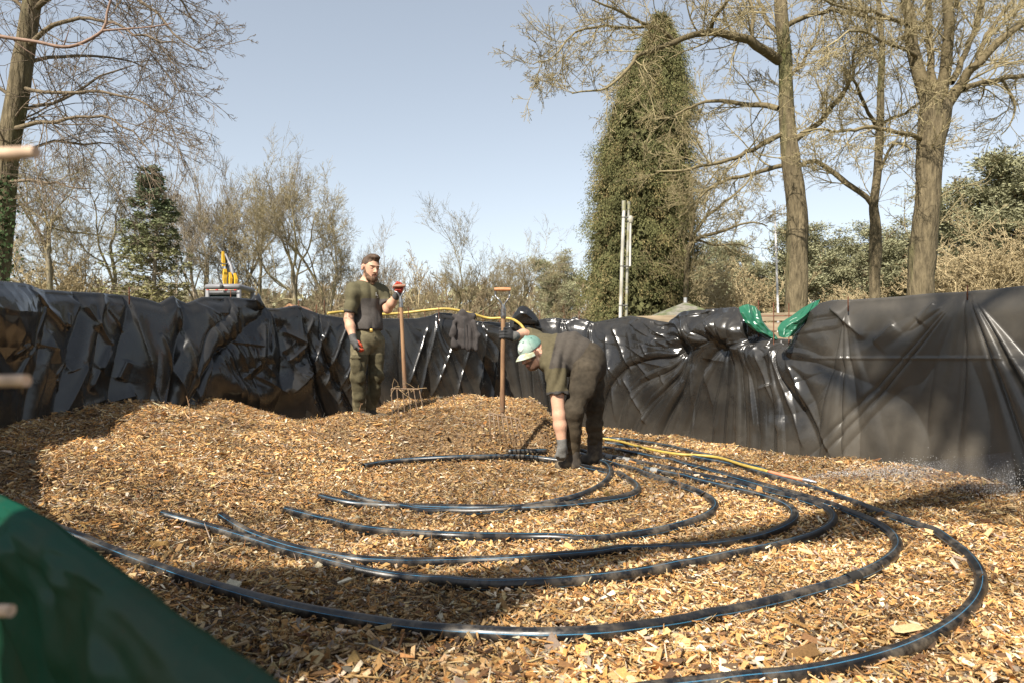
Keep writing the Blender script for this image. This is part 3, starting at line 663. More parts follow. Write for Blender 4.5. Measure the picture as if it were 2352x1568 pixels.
# cut mesh rods beside the camera
near = empty('steel_mesh_fence', (-.42, .46, 0), 'out of focus steel mesh at the left edge with three cut rusty rod ends', 'fence')
NR = pmat('sunlit_rust', (.55, .38, .26), .7, n_scale=60, n_amt=.3)  # rust colour raised: sunlight on these shaded rods is put into it
for px, py, dd in ((84, 350, .46), (62, 873, .46), (26, 1402, .46)):
    a = at(px, py, dd); b = np.array([-.6, dd + .03, a[2] - .004])
    MB().tube([b, (a + b) / 2, a], .0042, 14).done('rod', NR, near)
MB().tube([[-.43, .475, .6], [-.43, .475, 1.5], [-.43, .475, 2.1]], .004, 10).done('rod', NR, near)
# ------------------------------------------------------------------ trees
def grow(P0, D0, L, nseg, wander, trop, rg, tgt=(0, 0, 1)):
    B = len(P0); P = np.zeros((B, nseg + 1, 3)); P[:, 0] = P0; d = nrm(D0); w = rg.normal(size=(B, 3)) * wander * .5
    L = np.broadcast_to(L, (B,)); tg = np.array(tgt, float)
    for i in range(nseg):
        w = .45 * w + rg.normal(size=(B, 3)) * wander
        d = nrm(d + w + trop * tg); P[:, i + 1] = P[:, i] + d * (L / nseg)[:, None]
    return P
def spawn(P, Rr, L, cnt, t0, t1, ang, lenf, rf, rmin, nseg, wander, trop, rg, shrink=.55, tgt=(0, 0, 1), power=.8):
    B, n, _ = P.shape; L = np.broadcast_to(L, (B,))
    if np.isscalar(cnt):
        par = np.repeat(np.arange(B), cnt)
    else: par = np.repeat(np.arange(B), cnt)
    M = len(par); t = rg.uniform(t0, t1, M); f = t * (n - 1); i = np.minimum(f.astype(int), n - 2); u = (f - i)[:, None]
    p = P[par, i] * (1 - u) + P[par, i + 1] * u; tan = nrm(P[par, i + 1] - P[par, i])
    rv = rg.normal(size=(M, 3)); perp = nrm(np.cross(tan, rv)); a = (ang * rg.uniform(.7, 1.3, M))[:, None]
    d = np.cos(a) * tan + np.sin(a) * perp
    l = L[par] * lenf * (1 - shrink * t) * rg.uniform(.6, 1.25, M)
    r0 = np.maximum((Rr[par, i] * (1 - u[:, 0]) + Rr[par, i + 1] * u[:, 0]) * rf * rg.uniform(.75, 1.1, M), rmin * 1.2)
    C = grow(p, d, l, nseg, wander, trop, rg, tgt)
    tt = np.linspace(0, 1, nseg + 1)[None]
    CR = rmin + (r0[:, None] - rmin) * (1 - tt) ** power
    return C, CR, l
def pack(parts):
    V = []; F = []; n = 0
    for P, Rr, sd in parts:
        v, f = tubes(P, Rr, sd); V.append(v); F.append(f + n); n += len(v)
    return np.vstack(V), np.vstack(F)
BARK = pmat('bark_twig', (.27, .225, .125), .9, base2=(.20, .17, .12), n2_scale=1.2, n_scale=12, n_amt=.25, spec=.2)
BARK_T = pmat('bark_trunk', (.125, .10, .06), .95, base2=(.075, .08, .028), n2_scale=1.1, n2_lo=.5, n2_hi=.62, n_scale=14, n_amt=.45, stretch=(1, 1, .22), bump_scale=22, bump=1., dist=.06, spec=.2)
BARK_G = pmat('bark_grey', (.24, .20, .145), .9, n_scale=6, n_amt=.3, spec=.2)
BARK_Y = pmat('bark_yellow', (.40, .32, .185), .9, n_scale=6, n_amt=.3, spec=.2)
BARK_P = pmat('bark_pine', (.26, .14, .08), .9, n_scale=8, n_amt=.4, spec=.2)
BG = {}
def bare_mesh(kind, seed):
    """unit-ish bare tree about 11 m tall, built at the origin; returns trunk and crown arrays"""
    rg = np.random.default_rng(seed); H = 11.
    # trunk dividing again and again: nst stems, tl trunk length, ang spread, rat length ratio
    nst, tl, ang, rat, r0, w, trop, kids = {'oak': (1, 4.4, .56, .79, .135, .11, .03, 2.3), 'beech': (2, 4.4, .34, .80, .13, .06, .05, 2.25), 'round': (2, 3.6, .48, .79, .13, .08, .03, 2.3), 'shrub': (4, .9, .5, .80, .06, .10, .06, 2.2)}[kind]
    P0 = np.zeros((nst, 3)); P0[:, :2] = rg.normal(size=(nst, 2)) * .15; D0 = np.array([0, 0, 1.]) + rg.normal(size=(nst, 3)) * np.array([.16, .16, 0]) * (nst > 1)
    L = np.full(nst, tl) * rg.uniform(.9, 1.1, nst); P = grow(P0, D0, L, 6, w * .5, .05, rg); r = np.full(nst, r0); tt = np.linspace(0, 1, 7)[None]
    TRr = r[:, None] * (1.12 - .34 * tt); trunk = pack([(P, TRr, 8)]); parts = []; cur = P; curR = TRr; l = L; rend = r * .78; l = np.minimum(l, 2.3)
    n_lev = 10 if kind != 'shrub' else 7
    for lev in range(n_lev):
        B = len(cur); M = B; cnt = np.full(B, 2) + (rg.random(B) < kids - 2); par = np.repeat(np.arange(B), cnt); tip = cur[par, -1]; tan = nrm(cur[par, -1] - cur[par, -2])
        # one child leads on, the others swing out; some leave below the tip
        first = np.concatenate([[True], par[1:] != par[:-1]]); a_ = ang * np.where(first, rg.uniform(.1, .6, len(par)), rg.uniform(.8, 1.5, len(par)))
        back = rg.random(len(par)) < .45; u = np.where(back & ~first, rg.uniform(.25, .9, len(par)), 1.); f = u * (cur.shape[1] - 1); i = np.minimum(f.astype(int), cur.shape[1] - 2); tip = cur[par, i] + (cur[par, i + 1] - cur[par, i]) * (f - i)[:, None]
        perp = nrm(np.cross(tan, rg.normal(size=tan.shape))); d = np.cos(a_)[:, None] * tan + np.sin(a_)[:, None] * perp
        nl = l[par] * rat * rg.uniform(.75, 1.2, len(par)) * np.where(first, 1.05, .88); nr = np.maximum(rend[par] * np.where(first, .86, .66), .0062); ne = np.maximum(nr * .80, .0055)
        seg = 5 if lev < 4 else (4 if lev < 7 else 3); C = grow(tip, d, nl, seg, w, trop, rg); st = np.linspace(0, 1, seg + 1)[None]; CR = nr[:, None] + (ne - nr)[:, None] * st
        parts.append((C, CR, 6 if lev < 2 else (4 if lev < 5 else 3))); cur, curR, l, rend = C, CR, nl, ne
        # extra small twigs along the limbs
        if 1 <= lev <= 6:
            X = spawn(C, CR, nl, 2, .1, .9, .95, .55, .35, .006, 3, w * 1.3, trop, rg); parts.append((X[0], X[1], 3)); Y = spawn(X[0], X[1], X[2], 4, .2, 1, .7, .5, .7, .0055, 3, w, trop, rg); parts.append((Y[0], Y[1], 3))
        if len(cur) > 4200: break
    return trunk, pack(parts)
def conifer_mesh(seed, H=11., sparse=True):
    rg = np.random.default_rng(seed)
    T = grow(np.zeros((1, 3)), np.array([[0, 0, 1.]]), H, 12, .01, 0, rg); TR = .015 + .14 * (1 - np.linspace(0, 1, 13)[None])
    n = 190; t = np.sort(rg.uniform(.06, .99, n)); L = .25 + 2.6 * (1 - t) ** .85 * rg.uniform(.75, 1.15, n); a = rg.uniform(0, 2 * np.pi, n)
    P0 = np.zeros((n, 3)); P0[:, 2] = t * H; D0 = np.stack([np.cos(a), np.sin(a), -.05 + .45 * t], -1)
    A = grow(P0, D0, L, 6, .06, -.02, rg); AR = .008 + .02 * (1 - np.linspace(0, 1, 7)[None]) * np.ones((n, 1))
    B = spawn(A, AR, L, 7, .1, 1, .9, .38, .5, .006, 3, .08, -.05, rg)
    m = 22; Cc = B[0].shape[0]; par = np.repeat(np.arange(Cc), m); u = rg.uniform(0, 1, len(par)); i = np.minimum((u * 3).astype(int), 2); f = (u * 3 - i)[:, None]
    p = B[0][par, i] * (1 - f) + B[0][par, i + 1] * f + rg.normal(size=(len(par), 3)) * .05
    tint = rg.uniform(.6, 1.25, Cc)[par]; low = np.clip(1 - p[:, 2] / H, 0, 1)
    keep = rg.random(len(par)) < np.where(low > .45, .55, 1); p = p[keep]; tint = tint[keep]; low = low[keep]
    d = nrm(rg.normal(size=p.shape) * [1, 1, .4]); s = nrm(np.cross(d, rg.normal(size=p.shape)))
    V, F = leaves(p, d, s, .16 * rg.uniform(.7, 1.3, len(p)), .035)
    c = np.stack([.065 + .10 * low, .090 + .045 * low, .055 - .0 * low], -1) * tint[:, None] * 1.9
    return pack([(T, TR, 8)]), pack([(A, AR, 4), (B[0], B[1], 3)]), (V, F, np.repeat(c, 4, 0))
def leaves(p, d, s, L, W):
    L = np.broadcast_to(L, (len(p),))[:, None]; W = np.broadcast_to(W, (len(p),))[:, None]
    V = np.stack([p, p + d * L * .45 + s * W, p + d * L, p + d * L * .45 - s * W], 1).reshape(-1, 3)
    return V, np.arange(len(p) * 4).reshape(-1, 4)
LEAF = pmat('foliage', (.06, .08, .03), .85, attr=True, n_scale=1.5, n_amt=.2, spec=.08)
def pine_mesh(seed, H=13.):
    rg = np.random.default_rng(seed)
    T = grow(np.zeros((1, 3)), np.array([[0, 0, 1.]]), H * .96, 12, .03, .03, rg); TR = .03 + .15 * (1 - np.linspace(0, 1, 13)[None]) ** .8
    n = 46; A = spawn(T, TR, np.array([H]), n, .42, 1., 1.15, .30, .45, .02, 6, .16, .09, rg, shrink=.35)
    B = spawn(A[0], A[1], A[2], 6, .35, 1, .8, .42, .5, .012, 4, .15, .12, rg)
    tips = np.concatenate([B[0][:, -1], B[0][:, 2], A[0][:, -1]]); N = len(tips); m = 46
    par = np.repeat(np.arange(N), m); off = rg.normal(size=(N * m, 3)) * [.30, .30, .12]
    p = tips[par] + off; d = nrm(off + rg.normal(size=off.shape) * .2 + [0, 0, .15]); s = nrm(np.cross(d, rg.normal(size=off.shape)))
    V, F = leaves(p, d, s, rg.uniform(.14, .3, len(p)), .04)
    c = np.array([.25, .245, .145]) * rg.uniform(.65, 1.3, N)[par][:, None]
    return pack([(T, TR, 8)]), pack([(A[0], A[1], 5), (B[0], B[1], 3)]), (V, F, np.repeat(c, 4, 0))
def gz(x, y): return 1.35 * float(S((math.hypot(x, y - 4) - 7) / 14)) - .1
PROTO = {}
def plant(kind, variant, px, d, top, label, group, name='bare_tree', cat='tree', wide=1., rz=None, lean=0.):
    """place a tree so its top reaches picture row `top`; meshes are shared between copies"""
    key = (kind, variant)
    if key not in PROTO:
        if kind in ('oak', 'beech', 'round', 'shrub'):
            t, c = bare_mesh(kind, 100 + variant * 7 + len(kind)); H = np.percentile(c[0][:, 2], 99.3); cm_ = {'oak': BARK, 'beech': BARK_G, 'round': BARK, 'shrub': BARK_Y}[kind]
            tm = BARK if kind in ('shrub', 'oak') else BARK_G
            PROTO[key] = [H, ('trunk', t[0], t[1], tm, None), ('crown', c[0], c[1], cm_, None)]
        else:
            t, c, l = (conifer_mesh if kind == 'spruce' else pine_mesh)(50 + variant); H = l[0][:, 2].max()
            PROTO[key] = [H, ('trunk', t[0], t[1], BARK_P if kind == 'pine' else BARK_G, None), ('branches', c[0], c[1], BARK_P if kind == 'pine' else BARK_G, None), ('crown', l[0], l[1], LEAF, l[2])]
        new = True
    else: new = False
    H = PROTO[key][0]; x = (px - 1176) / FX * d; z0 = gz(x, d); h = CAMZ - (top - HOR) / FX * d - z0
    e = empty(name, (x, d, z0), label, cat, group, rz if rz is not None else (px * 1.7) % 6.28)
    k = h / H; e.scale = (k * wide, k * wide, k); e.rotation_euler.y = lean
    for j, (nm, V, F, mt, cc) in enumerate(PROTO[key][1:]):
        if new:
            o = build(nm, V, F, mt, e, world_space=False, col=cc, smooth=(cc is None)); PROTO[key][1 + j] = (nm, o, None, mt, cc)
        else:
            o = V.copy(); COL.objects.link(o); o.parent = e
            o.name = nm
    return e
G1 = 'bare trees beyond the left wall'
plant('oak', 0, 60, 31, 300, 'tall yellowish bare tree with dense twigs, leftmost behind the black wall', G1, wide=1.0)
plant('oak', 1, 108, 30, 345, 'bare twin-stemmed yellow-barked tree just above the left end of the wall', G1)
plant('round', 0, 190, 38, 420, 'fine-twigged bare tree filling the gap left of the forked bare tree', G1)
plant('oak', 2, 268, 33, 385, 'bare tree with a single pale trunk directly left of the dark spruce', G1, wide=.9)
plant('spruce', 0, 346, 28.5, 378, 'dark pointed spruce with thinning brown lower branches among the left bare trees', None, 'spruce_tree', wide=1.25)
plant('beech', 0, 425, 37, 385, 'slender bare beech with steep branches right beside the spruce', G1)
plant('beech', 1, 478, 36, 378, 'bare grey beech with fan-shaped crown to the left of the excavator arm', G1, wide=1.1)
plant('beech', 2, 535, 38, 380, 'bare grey beech whose trunk rises just right of the excavator arm', G1)
plant('round', 1, 600, 37, 395, 'many-stemmed bare tree between excavator and dark-trunked oak', G1, wide=1.1)
plant('oak', 0, 655, 34, 385, 'wide bare oak, dark trunked and tallest left of the standing worker', G1, wide=1.05, rz=2)
plant('oak', 3, 690, 33, 400, 'crooked bare oak with near-black trunk close to the standing worker', G1, wide=.8)
plant('round', 2, 762, 35, 418, 'bare tree with rounded edge, last of the tall group before open sky', G1, wide=.75)
G2 = 'small bare trees in the gap behind the far wall'
plant('beech', 1, 888, 36, 543, 'thin bare sapling showing right behind the bearded worker head', G2, wide=1.1)
plant('shrub', 0, 945, 38, 600, 'low brown bush behind the raised red glove', G2, 'bare_shrub', 'shrub', wide=1.2)
plant('round', 0, 1062, 35, 512, 'neat oval bare tree standing alone in mid picture against the sky', G2, wide=1.15)
plant('round', 1, 1180, 38, 535, 'bare tree behind the upright fork with pale upswept twigs', G2, wide=1.1, rz=4)
G3 = 'pines beyond the right wall'
plant('pine', 0, 1300, 48, 568, 'small pine left of the large cypress, showing against the sky', G3, 'pine_tree')
plant('pine', 1, 1255, 58, 640, 'farthest low pine peeping over scrub above the bending worker', G3, 'pine_tree')
for q, (px, d, top, v_, lab) in enumerate([(1640, 42, 560, 0, 'pine just right of the cypress foot'), (1700, 46, 545, 1, 'pine behind the white pole on its left side'), (1760, 44, 590, 2, 'short dense pine standing behind the white pole'),
        (1870, 44, 505, 1, 'pine with broad crown right of the middle oak trunk'), (1935, 46, 520, 0, 'pine showing left of the thin oak trunk'), (2045, 44, 490, 2, 'pine filling the space between the two right-hand oak trunks'),
        (2195, 40, 400, 0, 'tall pine immediately right of the thick oak trunk'), (2270, 38, 345, 1, 'tallest pine, its pale crown high at the right'), (2350, 36, 300, 2, 'tall pine cut by the right edge of the picture'), (2110, 52, 520, 1, 'distant pine half hidden behind the thick oak trunk'), (2450, 38, 330, 0, 'pine just beyond the right edge, its side branches entering')]):
    plant('pine', v_, px, d, top, lab, G3, 'pine_tree', wide=1.25)
G4 = 'yellowish bare shrubs before the pines'
for px, d, top, v_, lab in [(1610, 36, 640, 0, 'bare shrub at the right foot of the cypress'), (1690, 33, 610, 1, 'pale bare shrub left of the white pole'), (1895, 32, 620, 0, 'slim pale bare shrub right of the middle oak trunk'), (1960, 36, 660, 1, 'low bare shrub left of the thin oak trunk'),
        (2200, 30, 560, 1, 'bright bare shrub right of the thick oak trunk'), (2260, 32, 500, 0, 'largest pale bare shrub before the tall pines'), (2330, 30, 540, 1, 'pale bare shrub at the right edge above the wall'), (1560, 40, 640, 1, 'bare shrub behind the flue pipes'), (20, 30, 560, 0, 'scrubby bare bush at the far left over the wall'), (160, 32, 590, 1, 'scrubby bare bush under the left trees')]:
    plant('shrub', v_, px, d, top, lab, G4 if px > 1000 else 'bare bushes under the left trees', 'bare_shrub', 'shrub', wide=1.3)

# far woodland that reads as one mass
def woodland():
    rg = np.random.default_rng(77); n = 560
    x = rg.uniform(-75, 75, n); d = rg.uniform(48, 75, n); px = 1176 + FX * x / d
    ht = np.interp(px, [0, 500, 850, 1250, 1500, 2000, 2352], [655, 655, 640, 635, 635, 600, 560]) + rg.normal(0, 12, n)
    h = (HOR - ht) / FX * d + .4; P0 = np.stack([x, d, np.full(n, 1.1)], -1)
    T = grow(P0, np.array([0, 0, 1.]) + rg.normal(size=(n, 3)) * .08, h, 6, .06, .05, rg); TR = .02 + .06 * (1 - np.linspace(0, 1, 7)[None]) * np.ones((n, 1))
    A = spawn(T, TR, h, 14, .05, .95, .7, .42, .4, .02, 4, .1, .08, rg)
    B = spawn(A[0], A[1], A[2], 8, .1, 1, .7, .5, .6, .016, 3, .12, .05, rg)
    V, F = pack([(T, TR, 4), (A[0], A[1], 3), (B[0], B[1], 3)])
    tag(build('woodland', V, F, pmat('far_wood', (.20, .155, .095), .95, n_scale=.25, n_amt=.35, spec=.1)), 'mass of far brown bare woodland along the horizon', 'woodland', kind='stuff')
    # far evergreen mass behind
    n = 9000; x = rg.uniform(-90, 90, n); d = rg.uniform(74, 92, n); px = 1176 + FX * x / d
    top = np.interp(px, [0, 300, 900, 1200, 1400, 2000, 2352], [668, 668, 675, 662, 640, 600, 560]) + 22 * (vn(px * .02, px * 0, 61) - .5)
    z = rg.uniform(1.0, 1, n) + rg.random(n) ** .7 * ((HOR - top) / FX * d + .6)
    p = np.stack([x, d, z], -1); dd = nrm(rg.normal(size=p.shape)); ss = nrm(np.cross(dd, rg.normal(size=p.shape)))
    V, F = leaves(p, dd, ss, 1.5, .5); c = np.array([.26, .25, .15]) * rg.uniform(.6, 1.3, n)[:, None]
    tag(build('woodland', V, F, LEAF, smooth=False, col=np.repeat(c, 4, 0)), 'far pale green evergreen wood behind everything', 'woodland', kind='stuff')
woodland()

# big drooping cypress
def cypress():
    rg = np.random.default_rng(21); d0 = 26.; x0 = (1470 - 1176) / FX * d0; base = np.array([x0, d0, gz(x0, d0)])
    e = empty('cypress_tree', tuple(base), 'tall dense green-brown cypress with drooping sprays behind the flue pipes', 'tree')
    prof = [(725, 1345, 1600), (640, 1335, 1590), (560, 1345, 1600), (480, 1345, 1612), (400, 1358, 1600), (300, 1378, 1590), (200, 1410, 1585), (130, 1458, 1566), (80, 1488, 1545), (35, 1514, 1522)]
    pr = np.array(prof, float); zz = CAMZ - (pr[:, 0] - HOR) / FX * d0; lo = (pr[:, 1] - 1176) / FX * d0; hi = (pr[:, 2] - 1176) / FX * d0
    n = 3200; z = rg.uniform(0, 1, n) ** .85 * (zz[-1] - base[2] - .3) + base[2] + .3
    c = np.interp(z, zz, (lo + hi) / 2); w = np.interp(z, zz, (hi - lo) / 2)
    a = rg.uniform(0, 2 * np.pi, n); lump = .74 + .34 * vn(a * 2.2, z * 1.3, 12) + .16 * vn(a * 6, z * 3, 13)
    rr = w * lump * np.where(rg.random(n) < .75, rg.uniform(.78, 1.06, n), rg.uniform(.3, .8, n))
    cen = np.stack([c + rr * np.cos(a), d0 + rr * np.sin(a), z], -1); out = np.stack([np.cos(a), np.sin(a), 0 * a], -1)
    m = 85; par = np.repeat(np.arange(n), m)
    u = rg.random(n * m); off = out[par] * (.42 * u[:, None] - .25) + rg.normal(size=(n * m, 3)) * [.13, .13, .10]; off[:, 2] -= .38 * u ** 2
    p = cen[par] + off; d = nrm(out[par] * .5 + rg.normal(size=p.shape) * .45 + np.array([0, 0, -.75])); s = nrm(np.cross(d, rg.normal(size=p.shape)))
    V, F = leaves(p, d, s, rg.uniform(.05, .12, len(p)), rg.uniform(.008, .016, len(p)))
    tint = rg.uniform(.65, 1.3, n)[par]; br = (rg.random(n) < .22)[par]
    cc = np.where(br[:, None], [.21, .17, .08], [.135, .135, .058]) * tint[:, None] * rg.uniform(.85, 1.15, (n * m, 1))
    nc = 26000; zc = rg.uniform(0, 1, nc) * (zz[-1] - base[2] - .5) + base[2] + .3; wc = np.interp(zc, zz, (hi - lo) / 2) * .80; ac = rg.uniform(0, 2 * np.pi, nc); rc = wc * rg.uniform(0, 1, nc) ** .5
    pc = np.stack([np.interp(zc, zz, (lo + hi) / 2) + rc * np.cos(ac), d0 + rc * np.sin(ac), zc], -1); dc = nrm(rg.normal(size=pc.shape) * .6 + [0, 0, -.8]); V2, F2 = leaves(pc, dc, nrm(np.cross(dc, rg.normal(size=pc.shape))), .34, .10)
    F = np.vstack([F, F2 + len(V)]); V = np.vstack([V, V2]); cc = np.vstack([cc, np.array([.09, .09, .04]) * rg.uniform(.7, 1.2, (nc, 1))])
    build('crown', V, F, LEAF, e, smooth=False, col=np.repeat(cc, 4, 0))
    zt = np.linspace(0, 1, 14); P = np.stack([np.interp(base[2] + zt * (zz[-1] - base[2]), zz, (lo + hi) / 2), np.full(14, d0), base[2] + zt * (zz[-1] - base[2])], -1)
    build('trunk', *tubes(P[None], (.30 * (1 - zt) + .02)[None], 8), BARK_P, e)
    nb = 160; k = rg.integers(1, 13, nb); aa = rg.uniform(0, 2 * np.pi, nb); Pb = grow(P[k], np.stack([np.cos(aa), np.sin(aa), .2 + 0 * aa], -1), np.interp(P[k, 2], zz, (hi - lo) / 2) * .85, 5, .08, -.03, rg)
    build('branches', *tubes(Pb, np.broadcast_to(np.linspace(.03, .008, 6)[None], (nb, 6)), 4), BARK_P, e)
cypress()

# the three near oaks and the leaning tree: traced limbs, grown twigs
BARK_V = pmat('bark_varied', (.2, .2, .1), .9, attr=True, n_scale=14, n_amt=.25, spec=.15, bump_scale=30, bump=.6, dist=.02)
def traced(name, label, d0, trunk, limbs, seed, mat_t=BARK_T, mat_c=BARK, twig=1., dep=1.2, sub=(7, 8, 5), group=None, wander=.12, tgt=(0, 0, 1), trop=.03, rmin=.0045, extra=None):
    rg = np.random.default_rng(seed)
    def poly(pts, dz):
        n = len(pts); P = np.array([at(p[0], p[1], d0) for p in pts]); r = np.array([p[2] for p in pts]) / FX * d0 * (1. if dz == 0 and len(pts) > 6 and pts[0][1] > 600 else .80)
        t = np.linspace(0, 1, n); shift = dz * t ** 1.1
        # keep each point on its line of sight while it swings nearer or farther
        for i in range(n):
            dd = d0 + shift[i]; P[i] = at(pts[i][0], pts[i][1], dd); r[i] *= dd / d0
        Q = catmull(np.hstack([P, r[:, None]]), .22)
        jit = np.zeros((len(Q), 3)); 
        if dz != 0:
            for c in range(3): jit[:, c] = (vn(np.arange(len(Q)) * .7, np.full(len(Q), c * 5.), seed + len(pts)) - .5) * .10 * np.minimum(np.arange(len(Q)) / 4., 1)
        return Q[:, :3] + jit, np.maximum(Q[:, 3], rmin)
    TP, TRr = poly(trunk, 0)
    x0, y0 = TP[0][:2]; e = empty(name, (float(x0), float(y0), gz(x0, y0)), label, 'tree', group)
    TP = np.vstack([[x0, y0, gz(x0, y0) - .1], TP]); TRr = np.concatenate([[TRr[0] * 1.25], TRr])
    # knobbly trunk
    k = 20; V, F = tubes(catmull(TP, .12)[None], np.interp(np.linspace(0, 1, len(catmull(TP, .12))), np.linspace(0, 1, len(TRr)), TRr)[None], k)
    cenl = np.repeat(catmull(TP, .12), k, 0); dv = V - cenl; aa = np.tile(np.arange(k), len(V) // k)
    V = cenl + dv * (1 + .16 * (vn(aa * 1.0, V[:, 2] * 1.2, seed) - .5) + .14 * (vn(aa * .4, V[:, 2] * 2.5, seed + 1) - .5))[:, None]
    build('trunk', V, F, mat_t, e)
    parts = []; LP = []
    for li, (pts, dz) in enumerate(limbs):
        Q, r = poly(pts, dz); parts.append((Q[None], r[None], 8)); L = np.linalg.norm(np.diff(Q, axis=0), axis=1).sum()
        LP.append((Q[None], r[None], L))
    A_all = []
    allP = LP + ([(catmull(TP, .3)[None], np.interp(np.linspace(0, 1, len(catmull(TP, .3))), np.linspace(0, 1, len(TRr)), TRr)[None], 3.0)] if extra is None else [])
    n1 = 7
    As = []
    for j, (Q, r, L) in enumerate(allP):
        cnt = max(3, int(L * sub[0] * .55 * twig)) if j < len(LP) else int(16 * twig)
        Lr = 4.8
        a = spawn(Q, np.minimum(r, .07 if j < len(LP) else .045), np.array([Lr]), cnt, .12 if j < len(LP) else .35, 1., .80, .42, .36, rmin * 1.5, n1, wander, trop, rg, shrink=.45, tgt=tgt); As.append(a)
    A = [np.concatenate([a[q] for a in As]) for q in range(3)]
    B = spawn(A[0], A[1], A[2], sub[1], .10, 1, .75, .55, .55, rmin * 1.15, 5, wander, trop, rg, tgt=tgt)
    C = spawn(B[0], B[1], B[2], sub[2], .10, 1, .7, .55, .65, rmin, 4, wander, trop, rg, tgt=tgt)
    Dd = spawn(C[0], C[1], C[2], 2, .2, 1, .65, .55, .8, rmin * .85, 3, wander, trop, rg, tgt=tgt)
    parts += [(A[0], A[1], 5), (B[0], B[1], 4), (C[0], C[1], 3), (Dd[0], Dd[1], 3)]
    V, F = pack(parts); rad = np.concatenate([np.repeat(np.broadcast_to(r_, P_.shape[:2]).ravel(), sd_) for P_, r_, sd_ in parts]); k_ = S((rad - .008) / .05)[:, None]
    cc_ = np.array(mat_c['tw'] if isinstance(mat_c, dict) else (.29, .24, .135)) * (1 - k_) + np.array([.135, .108, .062]) * k_; cc_ = cc_ * (1 + .35 * (vn(V[:, 0] * .8, V[:, 2] * .8, 9) - .5))[:, None]
    build('crown', V, F, BARK_V, e, col=cc_)
    return e
G5 = 'large bare oaks beyond the right wall'
traced('oak_tree', 'bare oak with dark straight trunk and long limb arching left over the cypress', 19.,
  [(1828, 760, 27), (1829, 700, 25), (1830, 590, 24), (1830, 480, 23), (1818, 380, 22), (1812, 320, 21), (1806, 240, 18), (1802, 130, 15), (1793, 0, 14), (1787, -160, 10), (1790, -350, 5)],
  [([(1790, 140, 15), (1765, 122, 14), (1736, 103, 13), (1690, 85, 12), (1637, 74, 11), (1598, 76, 9), (1549, 98, 8), (1500, 112, 7), (1470, 123, 6), (1440, 157, 5), (1391, 200, 3.5), (1317, 217, 2)], -3.),
   ([(1632, 72, 7), (1640, 45, 6), (1660, 15, 5), (1690, -30, 4)], -1.5),
   ([(1549, 98, 7), (1520, 70, 5), (1490, 59, 5), (1460, 50, 4), (1426, 25, 4), (1391, 10, 3), (1355, -5, 2)], -2.5),
   ([(1500, 62, 5), (1450, 62, 4), (1411, 61, 4), (1360, 66, 3.5), (1320, 72, 3), (1290, 110, 2.5), (1262, 135, 2), (1224, 148, 1.5)], -3),
   ([(1728, 98, 6), (1728, 50, 5), (1727, 0, 5), (1722, -50, 4)], .5),
   ([(1787, 250, 8), (1760, 244, 8), (1726, 241, 7), (1680, 236, 6), (1637, 234, 5), (1600, 242, 4), (1578, 248, 3.5), (1540, 268, 2.5), (1500, 275, 1.5)], 2.),
   ([(1793, 310, 7), (1765, 325, 7), (1736, 340, 6.5), (1700, 357, 6), (1662, 369, 5), (1588, 389, 4), (1509, 396, 2.5)], -2.),
   ([(1805, 380, 7), (1780, 383, 6.5), (1751, 391, 6), (1705, 405, 5), (1662, 418, 4.5), (1625, 440, 3.5), (1590, 470, 2.5), (1560, 500, 1.5)], 1.5),
   ([(1822, 325, 9), (1850, 305, 8), (1883, 281, 8), (1905, 255, 7), (1923, 231, 7), (1945, 200, 6), (1956, 170, 5), (1962, 128, 4), (1970, 60, 3)], -1.5),
   ([(1806, 60, 8), (1849, 39, 7), (1885, 30, 6), (1908, 25, 6), (1945, 28, 5), (1982, 34, 5), (2046, 49, 3)], -2),
   ([(1802, 110, 7), (1780, 70, 6), (1750, 20, 5), (1725, -30, 4)], 2), ([(1812, 180, 5), (1840, 150, 5), (1870, 100, 4), (1885, 40, 3)], 2)], 31, group=G5)
traced('oak_tree', 'thickest bare oak at the right, forking into mossy limbs, branch shadows across its trunk', 18.,
  [(2112, 760, 34), (2115, 664, 30), (2120, 566, 28), (2130, 468, 29), (2134, 380, 27), (2141, 310, 29), (2146, 262, 33), (2150, 232, 30)],
  [([(2140, 262, 22), (2122, 210, 20), (2108, 160, 18), (2095, 108, 17), (2088, 60, 16), (2083, 20, 15), (2078, -60, 13), (2080, -200, 7)], .6),
   ([(2156, 250, 20), (2162, 205, 18), (2172, 165, 16), (2178, 110, 15), (2180, 60, 14), (2180, 0, 13), (2186, -150, 8)], -.6),
   ([(2146, 225, 12), (2139, 165, 10), (2133, 110, 9), (2134, 50, 9), (2136, 0, 8), (2140, -100, 5)], 1),
   ([(2160, 260, 21), (2180, 232, 18), (2205, 197, 15), (2222, 170, 13), (2243, 148, 12), (2292, 98, 11), (2352, 46, 10), (2420, 0, 8)], -1.2),
   ([(2212, 205, 9), (2240, 195, 8), (2277, 187, 8), (2315, 180, 7), (2352, 172, 7), (2420, 150, 5)], 1.),
   ([(2185, 190, 10), (2202, 160, 9), (2218, 113, 8), (2238, 70, 8), (2253, 30, 7), (2270, -40, 5)], .8),
   ([(2243, 148, 8), (2255, 110, 7), (2280, 60, 6), (2310, 20, 5), (2340, -20, 4)], 1.5),
   ([(2125, 322, 8), (2095, 312, 7), (2070, 305, 6), (2030, 300, 6), (1982, 295, 5), (1930, 300, 4), (1883, 298, 3), (1840, 305, 2)], -2.),
   ([(2092, 60, 7), (2060, 48, 6), (2030, 40, 6), (1990, 25, 5), (1940, 15, 4), (1890, 0, 3)], -1.5),
   ([(2104, 130, 6), (2070, 110, 5), (2030, 100, 5), (1985, 70, 4), (1940, 80, 3), (1900, 110, 2)], -2.5),
   ([(2300, 180, 4), (2320, 215, 4), (2332, 250, 3), (2318, 290, 2), (2300, 310, 1.5)], 0)], 32, group=G5)
